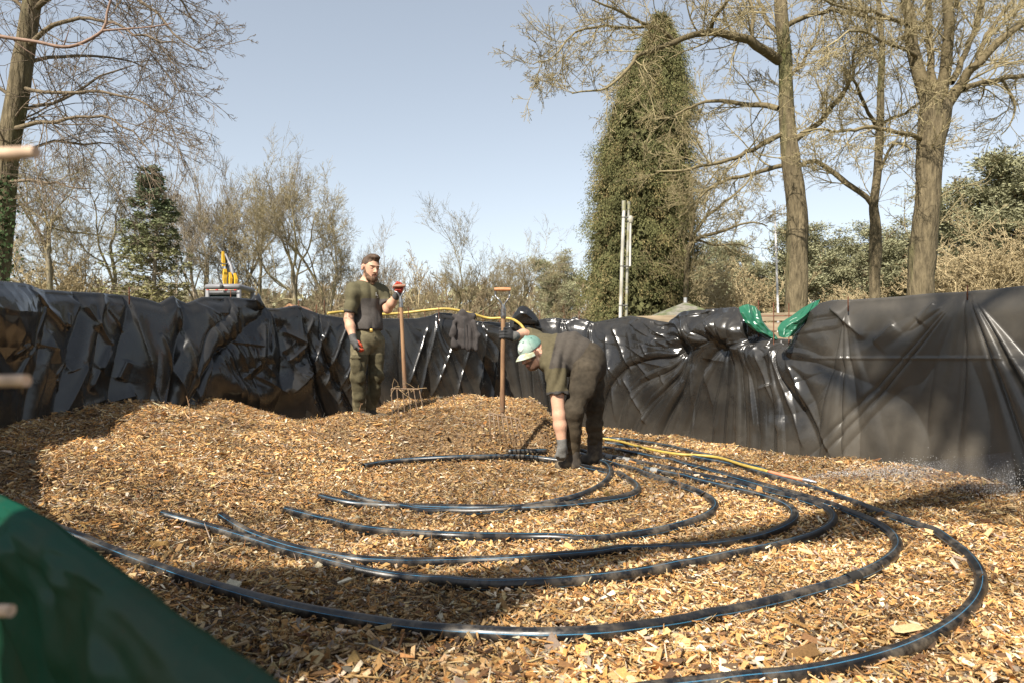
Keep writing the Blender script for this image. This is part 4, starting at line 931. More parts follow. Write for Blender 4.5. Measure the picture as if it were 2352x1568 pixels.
traced('oak_tree', 'slender bare oak between the two big trunks, one limb angling up to the left', 21.,
  [(2010, 760, 13), (2009, 674, 12), (2010, 591, 12), (2011, 522, 14), (2007, 472, 12), (2012, 430, 10), (2017, 384, 9), (2021, 295, 9), (2023, 200, 8), (2026, 138, 7), (2022, 49, 6), (2012, -50, 4)],
  [([(2006, 474, 9), (1990, 455, 8), (1960, 430, 8), (1933, 409, 8), (1905, 388, 7), (1874, 371, 7), (1850, 376, 6), (1840, 380, 3)], .8),
   ([(2018, 300, 6), (1995, 260, 5), (1975, 225, 5), (1965, 190, 4), (1935, 150, 3)], -1.5),
   ([(2020, 290, 5), (2050, 270, 5), (2080, 262, 4), (2110, 240, 3)], -1.5), ([(2013, 420, 5), (2040, 350, 4), (2065, 330, 4), (2090, 345, 3)], -1),
   ([(2024, 150, 5), (2000, 100, 4), (1990, 40, 4), (1960, -10, 3)], 1.5)], 33, group=G5, twig=.8)
traced('tree', 'leaning tree at the left edge with drooping fine twigs and ivy low on its trunk', 11.,
  [(-12, 760, 26), (-8, 640, 26), (5, 515, 25), (13, 400, 24), (24, 305, 23), (42, 211, 22), (56, 117, 22), (75, 0, 20), (95, -120, 16), (120, -300, 8)],
  [([(45, 200, 6), (100, 215, 5), (160, 212, 5), (240, 215, 4), (310, 235, 3), (385, 258, 1.5)], -1.),
   ([(20, 300, 7), (80, 285, 6), (140, 278, 5), (210, 272, 4), (280, 285, 3), (345, 345, 1.5)], -1.5),
   ([(60, 110, 7), (120, 60, 6), (190, 45, 5), (260, 60, 4), (330, 80, 3), (390, 95, 1.5)], -2),
   ([(70, 30, 8), (140, -20, 7), (230, -30, 6), (310, -10, 5), (360, 30, 4), (395, 80, 3), (465, 120, 1.5)], -1),
   ([(85, -60, 8), (180, -90, 7), (290, -80, 6), (370, -40, 5), (420, 10, 3), (455, 60, 1.5)], 1),
   ([(50, 150, 6), (110, 130, 5), (180, 125, 4), (260, 130, 3), (345, 165, 1.5)], 1.5),
   ([(30, 260, 6), (90, 240, 5), (150, 225, 4), (230, 180, 3), (310, 150, 1.5)], 2),
   ([(10, 420, 5), (70, 415, 4), (130, 425, 3), (210, 430, 1.5)], -1),
   ([(15, 380, 5), (70, 340, 4), (130, 320, 4), (200, 330, 3), (260, 335, 1.5)], 1.2),
   ([(35, 230, 5), (-20, 190, 5), (-80, 170, 4)], 0), ([(75, 40, 5), (20, -10, 5), (-50, -40, 4)], 0)], 34, mat_t=BARK_T, mat_c={'tw': (.15, .115, .08)}, tgt=(.6, 0, -.8), trop=.035, wander=.09, sub=(7, 6, 5), rmin=.0028)
traced('bare_tree', 'crooked yellow-barked tree bending right from behind the cypress foot', 24.,
  [(1574, 740, 8), (1575, 680, 8), (1577, 620, 7.5), (1578, 590, 7), (1583, 565, 7)],
  [([(1583, 565, 6), (1600, 550, 5), (1625, 540, 5), (1660, 530, 4), (1700, 514, 3), (1735, 512, 2.5), (1765, 522, 1.5)], -.8),
   ([(1583, 565, 5), (1596, 535, 5), (1620, 500, 4), (1655, 470, 3.5), (1690, 445, 3), (1730, 400, 2)], 1), ([(1584, 560, 4), (1590, 520, 4), (1600, 470, 3), (1625, 420, 2.5), (1650, 390, 2)], -1),
   ([(1600, 550, 4), (1640, 562, 3), (1685, 560, 2.5), (1730, 575, 1.5)], .6)], 35, twig=1.2)
def ivy():
    rg = np.random.default_rng(8); n = 420; e = [o for o in bpy.data.objects if o.get('label', '').startswith('leaning tree')][0]
    py = rg.uniform(400, 700, n); px = np.interp(py, [400, 515, 640, 700], [13, 5, -8, -10]) + rg.normal(0, 17, n) * (1 + (py > 560) * .5)
    p = np.array([at(a, b, 10.75 + c) for a, b, c in zip(px, py, rg.uniform(-.15, .15, n))]); d = nrm(rg.normal(size=p.shape) + [0, 0, -.6]); s = nrm(np.cross(d, [0, 1, 0] + rg.normal(size=p.shape) * .5))
    V, F = leaves(p, d, s, rg.uniform(.04, .08, n), .025); c = np.array([.035, .055, .022]) * rg.uniform(.6, 1.4, (n, 1))
    build('ivy', V, F, LEAF, e, smooth=False, col=np.repeat(c, 4, 0))
ivy()
# one thin bough in front of the leaning tree
def bough():
    d = 3.2; pts = [(-120, 60, 5), (0, 84, 4.5), (80, 96, 4), (160, 108, 4), (235, 72, 3.5), (246, 30, 3), (262, -25, 2.5)]
    P = np.array([[*at(a, b, d), r / FX * d] for a, b, r in pts]); Q = catmull(P, .03)
    p2 = np.array([[*at(a, b, d), r / FX * d] for a, b, r in [(236, 71, 3), (300, 66, 2), (350, 62, 1.7), (398, 54, 1.2)]]); Q2 = catmull(p2, .03)
    rg = np.random.default_rng(4)
    b = spawn(Q[None, :, :3], Q[None, :, 3], np.array([.5]), 8, .2, 1, .8, .3, .5, .0012, 4, .1, 0, rg); b2 = spawn(Q2[None, :, :3], Q2[None, :, 3], np.array([.4]), 6, .2, 1, .8, .2, .5, .0012, 4, .1, 0, rg)
    V, F = pack([(Q[None, :, :3], Q[None, :, 3], 6), (Q2[None, :, :3], Q2[None, :, 3], 6), (b[0], b[1], 3), (b2[0], b2[1], 3)])
    tag(build('bough', V, F, pmat('bough_bark', (.22, .14, .10), .8, n_scale=30)), 'thin reddish bough crossing in front of the leaning tree at top left', 'branch')
bough()
# bare tree behind the camera: its trunk and boughs throw the shade on the chips and the right wall; an added trunk shades the tarpaulin
def shade_tree():
    rg = np.random.default_rng(15)
    e = empty('bare_tree', (-3.2, -1.9, .1), 'bare tree behind the photographer that throws branch shadows on the right wall', 'tree')
    ts = np.array(TOSUN)
    gp = lambda px, py, t, r: [*(hit(px, py) + ts * t), r]
    tr = catmull(np.array([[-2.9, .1, .1, .40], gp(330, 1440, 4.2, .34), gp(680, 1440, 6.0, .29), gp(1040, 1372, 7.4, .22), gp(1330, 1290, 8.7, .15), gp(1640, 1238, 9.8, .11), gp(2050, 1205, 11, .08)]), .15)
    build('trunk', *tubes(tr[None, :, :3], tr[None, :, 3], 14), BARK_T, e)
    def wp(px, py, d, t, r): return [*(at(px, py, d) + ts * t), r]
    L = [[wp(1870, 830, 5.9, 13.5, .05), wp(1960, 862, 5.5, 13.5, .08), wp(2060, 845, 5.2, 13.3, .10), wp(2150, 795, 5.0, 13.0, .10), wp(2190, 730, 4.9, 12.8, .06)],
         [wp(1960, 740, 5.5, 13.2, .05), wp(2040, 785, 5.3, 13.0, .09), wp(2130, 820, 5.0, 12.6, .11), wp(2220, 880, 4.8, 12.2, .13), wp(2330, 985, 4.5, 12, .14), wp(2500, 1100, 4.2, 11.8, .15), wp(2800, 1150, 4.0, 11.5, .16)],
         [wp(2300, 1010, 4.5, 11.9, .12), wp(2400, 900, 4.4, 12.5, .08), wp(2500, 760, 4.4, 13, .05)],
         [gp(1640, 1238, 9.8, .1), wp(2352, 1140, 4.4, 11.2, .14), wp(2800, 1150, 4.0, 11.5, .16)],
         [gp(680, 1440, 6.0, .14), gp(420, 1400, 6.6, .09), gp(150, 1330, 7.2, .06), gp(-200, 1250, 8, .03)],
         [gp(1040, 1372, 7.4, .12), gp(800, 1340, 8, .06), gp(500, 1330, 8.6, .04)]]
    Q = [catmull(np.array(l), .15) for l in L]
    parts = []; As = []
    for q in Q:
        parts.append((q[None, :, :3], q[None, :, 3], 8))
        As.append(spawn(q[None, :, :3], np.minimum(q[None, :, 3], .08), np.array([4.]), 9, .1, 1, .8, .4, .45, .012, 6, .15, .05, rg))
    A = [np.concatenate([a[k] for a in As]) for k in range(3)]
    B = spawn(A[0], A[1], A[2], 5, .1, 1, .8, .5, .6, .008, 5, .15, .03, rg)
    C = spawn(B[0], B[1], B[2], 4, .1, 1, .8, .5, .6, .006, 3, .15, .03, rg)
    parts += [(A[0], A[1], 5), (B[0], B[1], 4), (C[0], C[1], 3)]
    V, F = pack(parts); build('crown', V, F, BARK, e)
    # tall cut trunk added out of view to shade the tarpaulin
    s_ = empty('added_shade_trunk', (-1.73, -1.55, .0), 'unseen cut trunk added behind the photographer to shade the green tarpaulin', 'added shade caster')
    q = catmull(np.array([(-1.73, -1.55, 0, .60), (-1.73, -1.55, 1.5, .53), (-1.72, -1.56, 3.0, .48), (-1.7, -1.57, 3.75, .42)]), .12)
    V, F = tubes(q[None, :, :3], q[None, :, 3], 24); V = V + .03 * (vn(V[:, 0] * 6 + V[:, 1] * 7, V[:, 2] * 1.5, 3) - .5)[:, None] * [1, 1, 0]
    n = len(V); V = np.vstack([V, [[-1.7, -1.57, 3.77]]]); cap = np.array([[n - 24 + k, n - 24 + (k + 1) % 24, n] for k in range(24)])
    build('trunk', V, [F, cap], BARK_T, s_)
shade_tree()
# ------------------------------------------------------------------ people: smooth distance fields meshed as one continuous surface
class Sdf:
    def __init__(s, h, pad=.06): s.p = []; s.h = h; s.pad = pad
    def cone(s, a, b, ra, rb, k=.02, op='u', flat=None, sq=1., ax=None, cut=None):
        s.p.append(('c', np.array(a, float), np.array(b, float), ra, rb, k, op, flat, sq, ax, cut)); return s
    def chain(s, pts, k=.02, op='u', **kw):
        for (a, ra), (b, rb) in zip(pts[:-1], pts[1:]): s.cone(a, b, ra, rb, k, op, **kw)
        return s
    def ell(s, c, r, M=None, k=.02, op='u', cut=None):
        s.p.append(('e', np.array(c, float), np.array(r, float), np.eye(3) if M is None else np.array(M, float), 0, k, op, None, 1, None, cut)); return s
    def mesh(s, disp=None, smooth_it=1):
        lo = np.full(3, 1e9); hi = np.full(3, -1e9)
        for p in s.p:
            if p[6] != 'u': continue
            if p[0] == 'c':
                m = max(p[3], p[4]) * max(p[8], 1 / p[8]); lo = np.minimum(lo, np.minimum(p[1], p[2]) - m); hi = np.maximum(hi, np.maximum(p[1], p[2]) + m)
            else: lo = np.minimum(lo, p[1] - p[2].max()); hi = np.maximum(hi, p[1] + p[2].max())
        lo -= s.pad * .5; hi += s.pad * .5; n = np.ceil((hi - lo) / s.h).astype(int) + 1
        F = np.full(n, .2, dtype=np.float32); h = s.h
        ax = [lo[i] + h * np.arange(n[i]) for i in range(3)]
        for p in s.p:
            m = (max(p[3], p[4]) * max(p[8], 1 / p[8]) if p[0] == 'c' else p[2].max()) + p[5] + .03
            a = np.minimum(p[1], p[2]) - m if p[0] == 'c' else p[1] - m; b = np.maximum(p[1], p[2]) + m if p[0] == 'c' else p[1] + m
            i0 = np.clip(((a - lo) / h).astype(int), 0, n - 1); i1 = np.clip(((b - lo) / h).astype(int) + 2, 0, n)
            if np.any(i1 <= i0): continue
            sl = tuple(slice(i0[q], i1[q]) for q in range(3))
            X = np.stack(np.meshgrid(*[ax[q][sl[q]] for q in range(3)], indexing='ij'), -1)
            if p[0] == 'c':
                ab = p[2] - p[1]; L2 = max(ab @ ab, 1e-9); w = X - p[1]; t = (w @ ab) / L2; tc = np.clip(t, 0, 1)
                dv = w - tc[..., None] * ab
                if p[9] is not None:
                    axv = np.array(p[9], float); axv /= np.linalg.norm(axv); c = dv @ axv; dv = dv + (c * (p[8] - 1))[..., None] * axv
                d = np.linalg.norm(dv, axis=-1) - (p[3] + (p[4] - p[3]) * tc)
            else:
                q = (X - p[1]) @ p[3]; k0 = np.linalg.norm(q / p[2], axis=-1); k1 = np.linalg.norm(q / p[2] ** 2, axis=-1); d = k0 * (k0 - 1) / np.maximum(k1, 1e-6)
            if p[10] is not None:
                for pt, nn in p[10]: d = np.maximum(d, (X - np.array(pt)) @ (np.array(nn, float) / np.linalg.norm(nn)))
            k = p[5]; G = F[sl]
            if p[6] == 'u':
                hh = np.maximum(k - np.abs(G - d), 0) / k; F[sl] = np.minimum(G, d) - hh * hh * k / 4
            else:
                d = -d; hh = np.maximum(k - np.abs(G - d), 0) / k; F[sl] = np.maximum(G, d) + hh * hh * k / 4
        if disp is not None:
            X = np.stack(np.meshgrid(*ax, indexing='ij'), -1); near = np.abs(F) < .05
            F[near] += disp(X[near])
        return nets(F, lo, h, smooth_it)
def nets(F, lo, h, it=1):
    I = F < 0; n = np.array(F.shape)
    cs = [(a, b, c) for a in (0, 1) for b in (0, 1) for c in (0, 1)]
    cut = lambda A, o: A[o[0]:n[0] - 1 + o[0], o[1]:n[1] - 1 + o[1], o[2]:n[2] - 1 + o[2]]
    cnt = sum(cut(I, o).astype(np.int8) for o in cs); mask = (cnt > 0) & (cnt < 8)
    idx = np.full(mask.shape, -1, dtype=np.int64); cells = np.argwhere(mask); idx[mask] = np.arange(len(cells))
    vals = {o: cut(F, o)[mask] for o in cs}; acc = np.zeros((len(cells), 3)); num = np.zeros(len(cells))
    for o in cs:
        for a in range(3):
            if o[a] == 0:
                o2 = tuple(o[q] + (q == a) for q in range(3)); f0, f1 = vals[o], vals[o2]; x = (f0 < 0) != (f1 < 0)
                t = np.where(x, f0 / np.where(x, f0 - f1, 1), 0); pos = np.tile(np.array(o, float), (len(cells), 1)); pos[:, a] += t
                acc[x] += pos[x]; num[x] += 1
    V = lo + h * (cells + acc / np.maximum(num, 1)[:, None])
    Fs = []
    for a in range(3):
        b, c = (a + 1) % 3, (a + 2) % 3
        sl0 = [slice(1, -1)] * 3; sl1 = [slice(1, -1)] * 3; sl0[a] = slice(0, n[a] - 1); sl1[a] = slice(1, n[a])
        A, B = I[tuple(sl0)], I[tuple(sl1)]; x = np.argwhere(A != B)
        if not len(x): continue
        s0 = A[A != B]; base = x.copy(); base[:, b] += 1; base[:, c] += 1
        def g(db, dc):
            q = base.copy(); q[:, b] += db; q[:, c] += dc; return idx[q[:, 0], q[:, 1], q[:, 2]]
        q = np.stack([g(-1, -1), g(0, -1), g(0, 0), g(-1, 0)], 1); q[~s0] = q[~s0][:, ::-1]; Fs.append(q)
    Fq = np.vstack(Fs); Fq = Fq[(Fq >= 0).all(1)]
    for _ in range(it):
        A = np.zeros_like(V); w = np.zeros(len(V))
        for i in range(4):
            for j in ((i + 1) % 4, (i + 3) % 4):
                np.add.at(A, Fq[:, i], V[Fq[:, j]]); np.add.at(w, Fq[:, i], 1)
        V = V * .5 + .5 * A / np.maximum(w, 1)[:, None]
    return V, Fq
def wrinkle(amp, f, sx=1., sz=1., seed=0):
    def fn(X):
        a = vn((X[:, 0] + .5 * X[:, 1]) * f * sx, X[:, 2] * f * sz + .6 * X[:, 1] * f, seed); b = vn((X[:, 1] - .4 * X[:, 0]) * f * sx * 1.9, X[:, 2] * f * sz * 1.9, seed + 3)
        return amp * ((1 - np.abs(2 * a - 1)) - .5) + amp * .5 * (b - .5)
    return fn
SKIN = pmat('skin', (.5, .3, .22), .55, attr=True, n_scale=60, n_amt=.08, spec=.35)
CLOTH = pmat('shirt_cloth', (.08, .08, .05), .9, attr=True, n_scale=50, n_amt=.12, spec=.2, bump_scale=90, bump=.2, dist=.002)
TROU = pmat('trouser_cloth', (.08, .08, .05), .92, attr=True, n_scale=30, n_amt=.25, spec=.2, bump_scale=45, bump=.4, dist=.004)
GLOVE = pmat('glove', (.05, .05, .05), .8, attr=True, n_scale=70, n_amt=.2)
HAIR = pmat('hair', (.06, .035, .02), .75, attr=True, n_scale=220, n_amt=.5, stretch=(1, 1, .3), bump_scale=300, bump=.6, dist=.003)
BOOT = pmat('boot_leather', (.05, .04, .03), .85, base2=(.12, .09, .055), n2_scale=14, n_scale=30, n_amt=.3)
def frame(fwd, up):
    f = nrm(np.array(fwd, float)); u = np.array(up, float); l = nrm(np.cross(u, f)); u = np.cross(f, l); return np.stack([f, l, u], 1)   # columns: forward, left, up
SKC = np.array([.52, .30, .20])
def head(sd, H, M, size=1., chin=True):
    """H centre of the skull, M columns forward/left/up"""
    P = lambda f, l, u: H + M @ (np.array([f, l, u]) * size)
    e = lambda c, r, k=.015, op='u': sd.ell(P(*c), np.array(r) * size, M, k, op)
    e((-.008, 0, .03), (.098, .076, .088)); e((.03, 0, -.03), (.062, .064, .085), .03); e((.05, 0, -.085), (.038, .034, .028), .03)
    sd.cone(P(.01, .045, -.06), P(.052, .015, -.095), .022 * size, .018 * size, .02); sd.cone(P(.01, -.045, -.06), P(.052, -.015, -.095), .022 * size, .018 * size, .02)
    e((.082, 0, .028), (.016, .05, .010), .012)                      # brow
    e((.088, .032, .006), (.014, .017, .011), .008, 's'); e((.088, -.032, .006), (.014, .017, .011), .008, 's')
    e((.076, .032, .005), (.012, .013, .010), .004); e((.076, -.032, .005), (.012, .013, .010), .004)
    sd.cone(P(.088, 0, .012), P(.112, 0, -.026), .008 * size, .012 * size, .008)      # nose
    e((.1, .012, -.030), (.010, .008, .007), .006); e((.1, -.012, -.030), (.010, .008, .007), .006)
    e((.083, 0, -.056), (.013, .024, .005), .005); e((.082, 0, -.067), (.013, .021, .006), .005)
    e((.096, 0, -.0615), (.01, .026, .0025), .003, 's')
    for s_ in (1, -1):
        e((-.010, s_ * .082, -.005), (.019, .012, .033), .005); e((-.004, s_ * .096, -.004), (.008, .008, .016), .004, 's')
    return P
def skin_col(V, H, M, size, stubble=None, lip=True):
    q = ((V - H) @ M) / size; c = np.tile(SKC, (len(V), 1)); c *= (1 + .12 * (vn(V[:, 0] * 30, V[:, 2] * 30, 3) - .5))[:, None]
    inh = np.linalg.norm(q, axis=1) < .17
    def put(m, col, a=1.): c[m] = c[m] * (1 - a) + np.array(col) * a
    put(inh & (q[:, 0] > .08) & (np.abs(q[:, 1]) < .024) & (np.abs(q[:, 2] + .062) < .009), (.42, .17, .13), .8)
    put(inh & (np.abs(np.abs(q[:, 1]) - .032) < .020) & (np.abs(q[:, 2] - .026) < .006) & (q[:, 0] > .05), (.08, .045, .025), .8)
    put(inh & (np.abs(np.abs(q[:, 1]) - .032) < .013) & (np.abs(q[:, 2] - .002) < .0045) & (q[:, 0] > .05), (.05, .03, .02), .8)
    put(inh & (np.abs(q[:, 1]) > .07) & (q[:, 0] < .03), (.55, .24, .17), .5)
    put(inh & (q[:, 0] > .1) & (np.abs(q[:, 2] + .025) < .015), (.58, .30, .21), .5)
    if stubble is not None:
        m = inh & (q[:, 0] > -.01) & (q[:, 2] < -.035 + .02 * (np.abs(q[:, 1]) > .05)) & ~((np.abs(q[:, 2] + .062) < .009) & (np.abs(q[:, 1]) < .022)); put(m, stubble[0], stubble[1])
        m = inh & (np.abs(q[:, 1]) > .055) & (q[:, 0] > .0) & (q[:, 0] < .035) & (q[:, 2] < .02); put(m, stubble[0], stubble[1])
    return c
def hand(sd, W, dirf, palm_n, curl, size=1., thumb=1, spread=.0, k=.006, grip=None):
    """W wrist, dirf towards the fingers, palm_n out of the palm, curl radians per joint"""
    f = nrm(np.array(dirf, float)); n = nrm(np.array(palm_n, float) - f * (np.array(palm_n) @ f)); s_ = np.cross(n, f) * thumb   # s_: thumb side
    W = np.array(W, float)
    sd.cone(W, W + f * .03, .026 * size, .030 * size, .012)
    sd.cone(W + f * .03 + s_ * .018, W + f * .085 + s_ * .024, .021 * size, .017 * size, .014); sd.cone(W + f * .03 - s_ * .016, W + f * .08 - s_ * .026, .021 * size, .016 * size, .014)
    sd.cone(W + f * .03, W + f * .088, .022 * size, .017 * size, .014)
    for i, (o, L) in enumerate(((.031, .070), (.011, .078), (-.009, .073), (-.029, .058))):
        p = W + f * (.088 - .006 * (i == 3)) + s_ * o; a = curl * .8 + .06 * i; d0 = f; segs = (.45, .31, .24); r = .0098 * size
        for j, g in enumerate(segs):
            ang = a * (1 if j == 0 else 1.0 + .15 * j) + (0 if j == 0 else 0); tot = sum([curl * .8 + .06 * i] + [curl] * j)
            d = f * math.cos(tot) + n * math.sin(tot); q = p + (d + s_ * spread * (1.5 - i)) * L * g; sd.cone(p, q, r, r * .9, k); p = q; r *= .93
    tb = W + f * .028 + s_ * .026; t1 = tb + f * .03 + s_ * .022 + n * (.012 + .014 * curl); t2 = t1 + f * .026 + s_ * (.006 - .02 * curl) + n * (.004 + .022 * curl); t3 = t2 + f * .018 - s_ * .012 * curl + n * .014 * curl
    sd.cone(tb, t1, .016 * size, .0125 * size, .012); sd.cone(t1, t2, .0125 * size, .0115 * size, .006); sd.cone(t2, t3, .0115 * size, .009 * size, .006)

# ---- standing worker
def worker_standing():
    d0 = 6.8
    J = lambda zx, zy, off=0.: at(753.4 + zx * .2812, 551.3 + zy * .2812, d0 + off)
    sc_ = 1 / FX * d0 * .2812       # metres per zoom pixel
    base = J(300, 1440, .02); e = empty('person', tuple(base), 'bearded standing man in olive shirt and trousers, gloved hand on a fork', 'person')
    H = J(347, 228, -.02); M = frame((.66, -.72, -.22), (0.05, 0, 1))
    neck0, neck1 = J(322, 345, .03), J(335, 290, .01)
    RS, LS = J(208, 412, -.12), J(430, 418, .14); RE, RW = J(168, 650, -.17), J(207, 812, -.24); LE, LW = J(487, 568, .0), J(566, 446, -.10)
    CH, WA, PE = J(322, 470, .02), J(328, 680, .02), J(322, 800, .02)
    side = nrm(LS - RS); side[2] = 0; side = nrm(side); fw = np.cross(side, [0, 0, 1]); fw = nrm(fw)
    if fw[1] > 0: fw = -fw
    RH, LH = J(268, 830, -.06), J(385, 828, .08); RK, LK = J(240, 1120, -.14), J(392, 1110, .04); RA, LA = J(258, 1400, -.06), J(350, 1395, .1)
    B = Sdf(.0058)
    head(B, H, M, 1.02); B.cone(neck0, neck1, .062, .056, .03)
    tors = lambda sd, g, k=.05: (sd.cone(CH - side * .07, CH + side * .07, .115 + g, .115 + g, k, sq=1.1, ax=fw), sd.cone(CH, WA, .125 + g, .115 + g, k, sq=1.12, ax=fw), sd.cone(WA, PE, .118 + g, .13 + g, k, sq=1.1, ax=fw))
    tors(B, -.008); B.chain([(neck0 + [0, 0, -.02], .06), (RS + side * .02, .055)], .05); B.chain([(neck0 + [0, 0, -.02], .06), (LS - side * .02, .055)], .05)
    B.chain([(RS, .056), ((RS + RE) / 2, .050), (RE, .043), (RE * .65 + RW * .35, .046), (RW, .028)], .02)
    B.chain([(LS, .056), ((LS + LE) / 2, .050), (LE, .042), (LE * .6 + LW * .4, .045), (LW, .028)], .02)
    B.chain([(RH, .075), (RK, .045), (RA, .035)], .03); B.chain([(LH, .075), (LK, .045), (LA, .035)], .03)
    V, F = B.mesh()
    c = skin_col(V, H, M, 1.02)
    # tattoo on the upper part of the right arm
    t = ((V - RS) @ (RE - RS)) / ((RE - RS) @ (RE - RS)); m = (np.linalg.norm(V - RE, axis=1) < .13) & (t > .72) & (t < 1.02) & (vn(V[:, 0] * 90 + V[:, 2] * 60, V[:, 2] * 110, 5) > .48); c[m] *= .5
    build('body', V, F, SKIN, e, col=c)
    # shirt
    T = Sdf(.0062); zc = J(330, 725, 0)[2]
    cutb = [((0, 0, zc), (0, 0, -1))]
    T.cone(CH - side * .075, CH + side * .075, .125, .125, .06, sq=1.08, ax=fw); T.cone(CH, WA, .138, .140, .06, sq=1.1, ax=fw); T.cone(WA, PE, .142, .154, .06, sq=1.1, ax=fw, cut=cutb)
    T.cone(neck0 + [0, 0, -.045], RS, .066, .074, .06); T.cone(neck0 + [0, 0, -.045], LS, .066, .074, .06)
    rsE = RS + (RE - RS) * .80; lsE = LS + (LE - LS) * .80
    T.cone(RS, RE, .072, .068, .03, cut=[(rsE, RE - RS)]); T.cone(LS, LE, .070, .066, .03, cut=[(lsE, LE - LS)])
    T.cone(neck0 + [0, 0, .0], neck1, .064, .062, .012, 's')
    # pot belly of the loose hem, cut sleeves open
    V, F = T.mesh(lambda X: wrinkle(.016, 9, 1.2, .55, 4)(X) + .012 * (ridge((X - CH) @ nrm(side * .8 + np.array([0, 0, 1.1])) * 9 + 1.4 * vn(X[:, 0] * 6, X[:, 2] * 5, 8), 1.4) - .4) * vn(X[:, 0] * 4, X[:, 2] * 4, 14))
    yoke = V[:, 2] > (CH[2] - .02 + .03 * ((V - CH) @ side))
    ta = ((V - RS) @ (RE - RS)) / ((RE - RS) @ (RE - RS)); arm = (np.linalg.norm(V - (RS + np.clip(ta, 0, 1)[:, None] * (RE - RS)), axis=1) < .095) & ((V - RS) @ side < .035)
    tb = ((V - LS) @ (LE - LS)) / ((LE - LS) @ (LE - LS)); arm2 = (np.linalg.norm(V - (LS + np.clip(tb, 0, 1)[:, None] * (LE - LS)), axis=1) < .095) & ((V - LS) @ side > -.02)
    col = np.where((yoke | arm | arm2)[:, None], [.095, .084, .048], [.074, .066, .060]); cuff = (arm & (ta > .73)) | (arm2 & (tb > .73)); col = np.where(cuff[:, None], [.06, .055, .047], col)
    nk = np.linalg.norm(V - neck1, axis=1) < .098; col = np.where((nk & (V[:, 2] < neck1[2]))[:, None], [.03, .03, .024], col)
    sh = build('t_shirt', V, F, CLOTH, e, col=col)
    # small pale print on the chest
    LOGO = pmat('shirt_print', (.55, .55, .52), .8, n_amt=.1)
    lg = MB(); pc = J(430, 450, 0)
    def onshirt(p):
        dd = V - p; k = np.argmin((dd[:, 0] ** 2 + dd[:, 2] ** 2) + 10 * (dd[:, 1] > .25) + .15 * np.maximum(V[:, 1] - V[:, 1].min(), 0) ** 2 * (0)); m = (np.abs(dd[:, 0]) < .012) & (np.abs(dd[:, 2]) < .012)
        return V[m][np.argmin(V[m][:, 1])] if m.any() else V[k]
    for zx, zy, w, h_ in ((418, 440, 4, 26), (425, 452, 16, 4), (424, 466, 20, 5), (428, 478, 14, 3)):
        a = onshirt(J(zx - 6, zy)); lg.box(a + np.array([0, -.003, 0]), (w * sc_, .002, h_ * sc_), frame(fw, (0, 0, 1))[:, [1, 0, 2]] * [1, 1, 1])
    lg.done('chest_print', LOGO, e, smooth=False)
    # trousers
    Q = Sdf(.0065)
    Q.cone(PE + [0, 0, .06], PE + [0, 0, -.02], .135, .145, .05, sq=1.1, ax=fw, cut=[(PE + [0, 0, .10], (0, 0, 1))])
    Q.chain([(RH, .102), ((RH + RK) / 2, .084), (RK, .070), ((RK + RA) / 2, .066), (RA + [0, 0, .02], .060)], .022); Q.chain([(LH, .100), ((LH + LK) / 2, .082), (LK, .069), ((LK + LA) / 2, .064), (LA + [0, 0, .02], .058)], .022)
    Q.ell(J(228, 1030, -.2), (.055, .028, .085), frame((1, .2, 0), (0, 0, 1)), .012); Q.ell(RK + fw * .055, (.03, .05, .07), frame(fw, (0, 0, 1)), .02); Q.ell(LK + fw * .055, (.03, .05, .07), frame(fw, (0, 0, 1)), .02)
    Q.ell(J(228, 960, -.2), (.058, .022, .018), frame((1, .2, 0), (0, 0, 1)), .006)
    V, F = Q.mesh(lambda X: wrinkle(.013, 13, .6, 1.2, 9)(X) * (.4 + .8 * S((base[2] + .75 - X[:, 2]) / .5)))
    dark = (V[:, 2] < base[2] + .62) & (V[:, 2] > base[2] + .1) & ((V - (RK + LK) / 2) @ fw > -.02); col = np.where(dark[:, None], [.075, .064, .036], [.135, .115, .068]); col = col * (.85 + .3 * vn(V[:, 0] * 14, V[:, 2] * 14, 7))[:, None]
    build('trousers', V, F, TROU, e, col=col)
    b = Sdf(.006); b.cone(PE + [0, 0, .075], PE + [0, 0, .105], .141, .139, .01, sq=1.1, ax=fw, cut=[(PE + [0, 0, .112], (0, 0, 1)), (PE + [0, 0, .075], (0, 0, -1))]); V, F = b.mesh(); build('belt', V, F, pmat('belt', (.02, .017, .014), .5), e)
    MB().box(J(376, 745, 0) + fw * .0 + np.array([0, -.135, .0]), (.03, .008, .035), bev=.004).done('belt_buckle', pmat('brass', (.5, .33, .1), .4, metal=.8), e)
    # boots, sunk in the chips
    for A, toe in ((RA, np.array([.75, -.62, 0])), (LA, np.array([.9, -.3, 0]))):
        g = float(bed(A[0], A[1])) ; a0 = np.array([A[0], A[1], g + .03]); bt = Sdf(.007)
        bt.cone(a0 - toe * .03, a0 + toe * .15, .046, .040, .03, cut=[((0, 0, g - .03), (0, 0, -1))]); bt.cone(a0 + [0, 0, .02], a0 + [0, 0, .16], .052, .055, .03, cut=[(a0 + [0, 0, .16], (0, 0, 1))]); V, F = bt.mesh(); build('boot', V, F, BOOT, e)
    # hair
    hr = Sdf(.0052); P = lambda f, l, u: H + M @ np.array([f, l, u]) * 1.02
    hr.ell(P(-.012, 0, .034), (.104, .0815, .094), M, .02); hr.ell(P(.040, .0, .110), (.060, .060, .030), M, .03)
    hr.ell(P(.125, 0, .0), (.092, .14, .080), M, .012, 's'); hr.ell(P(.045, 0, -.075), (.05, .14, .06), M, .01, 's'); hr.ell(P(0, .10, -.01), (.024, .03, .036), M, .008, 's'); hr.ell(P(0, -.10, -.01), (.024, .03, .036), M, .008, 's')
    hr.ell(P(-.03, 0, -.115), (.15, .12, .062), M, .02, 's')
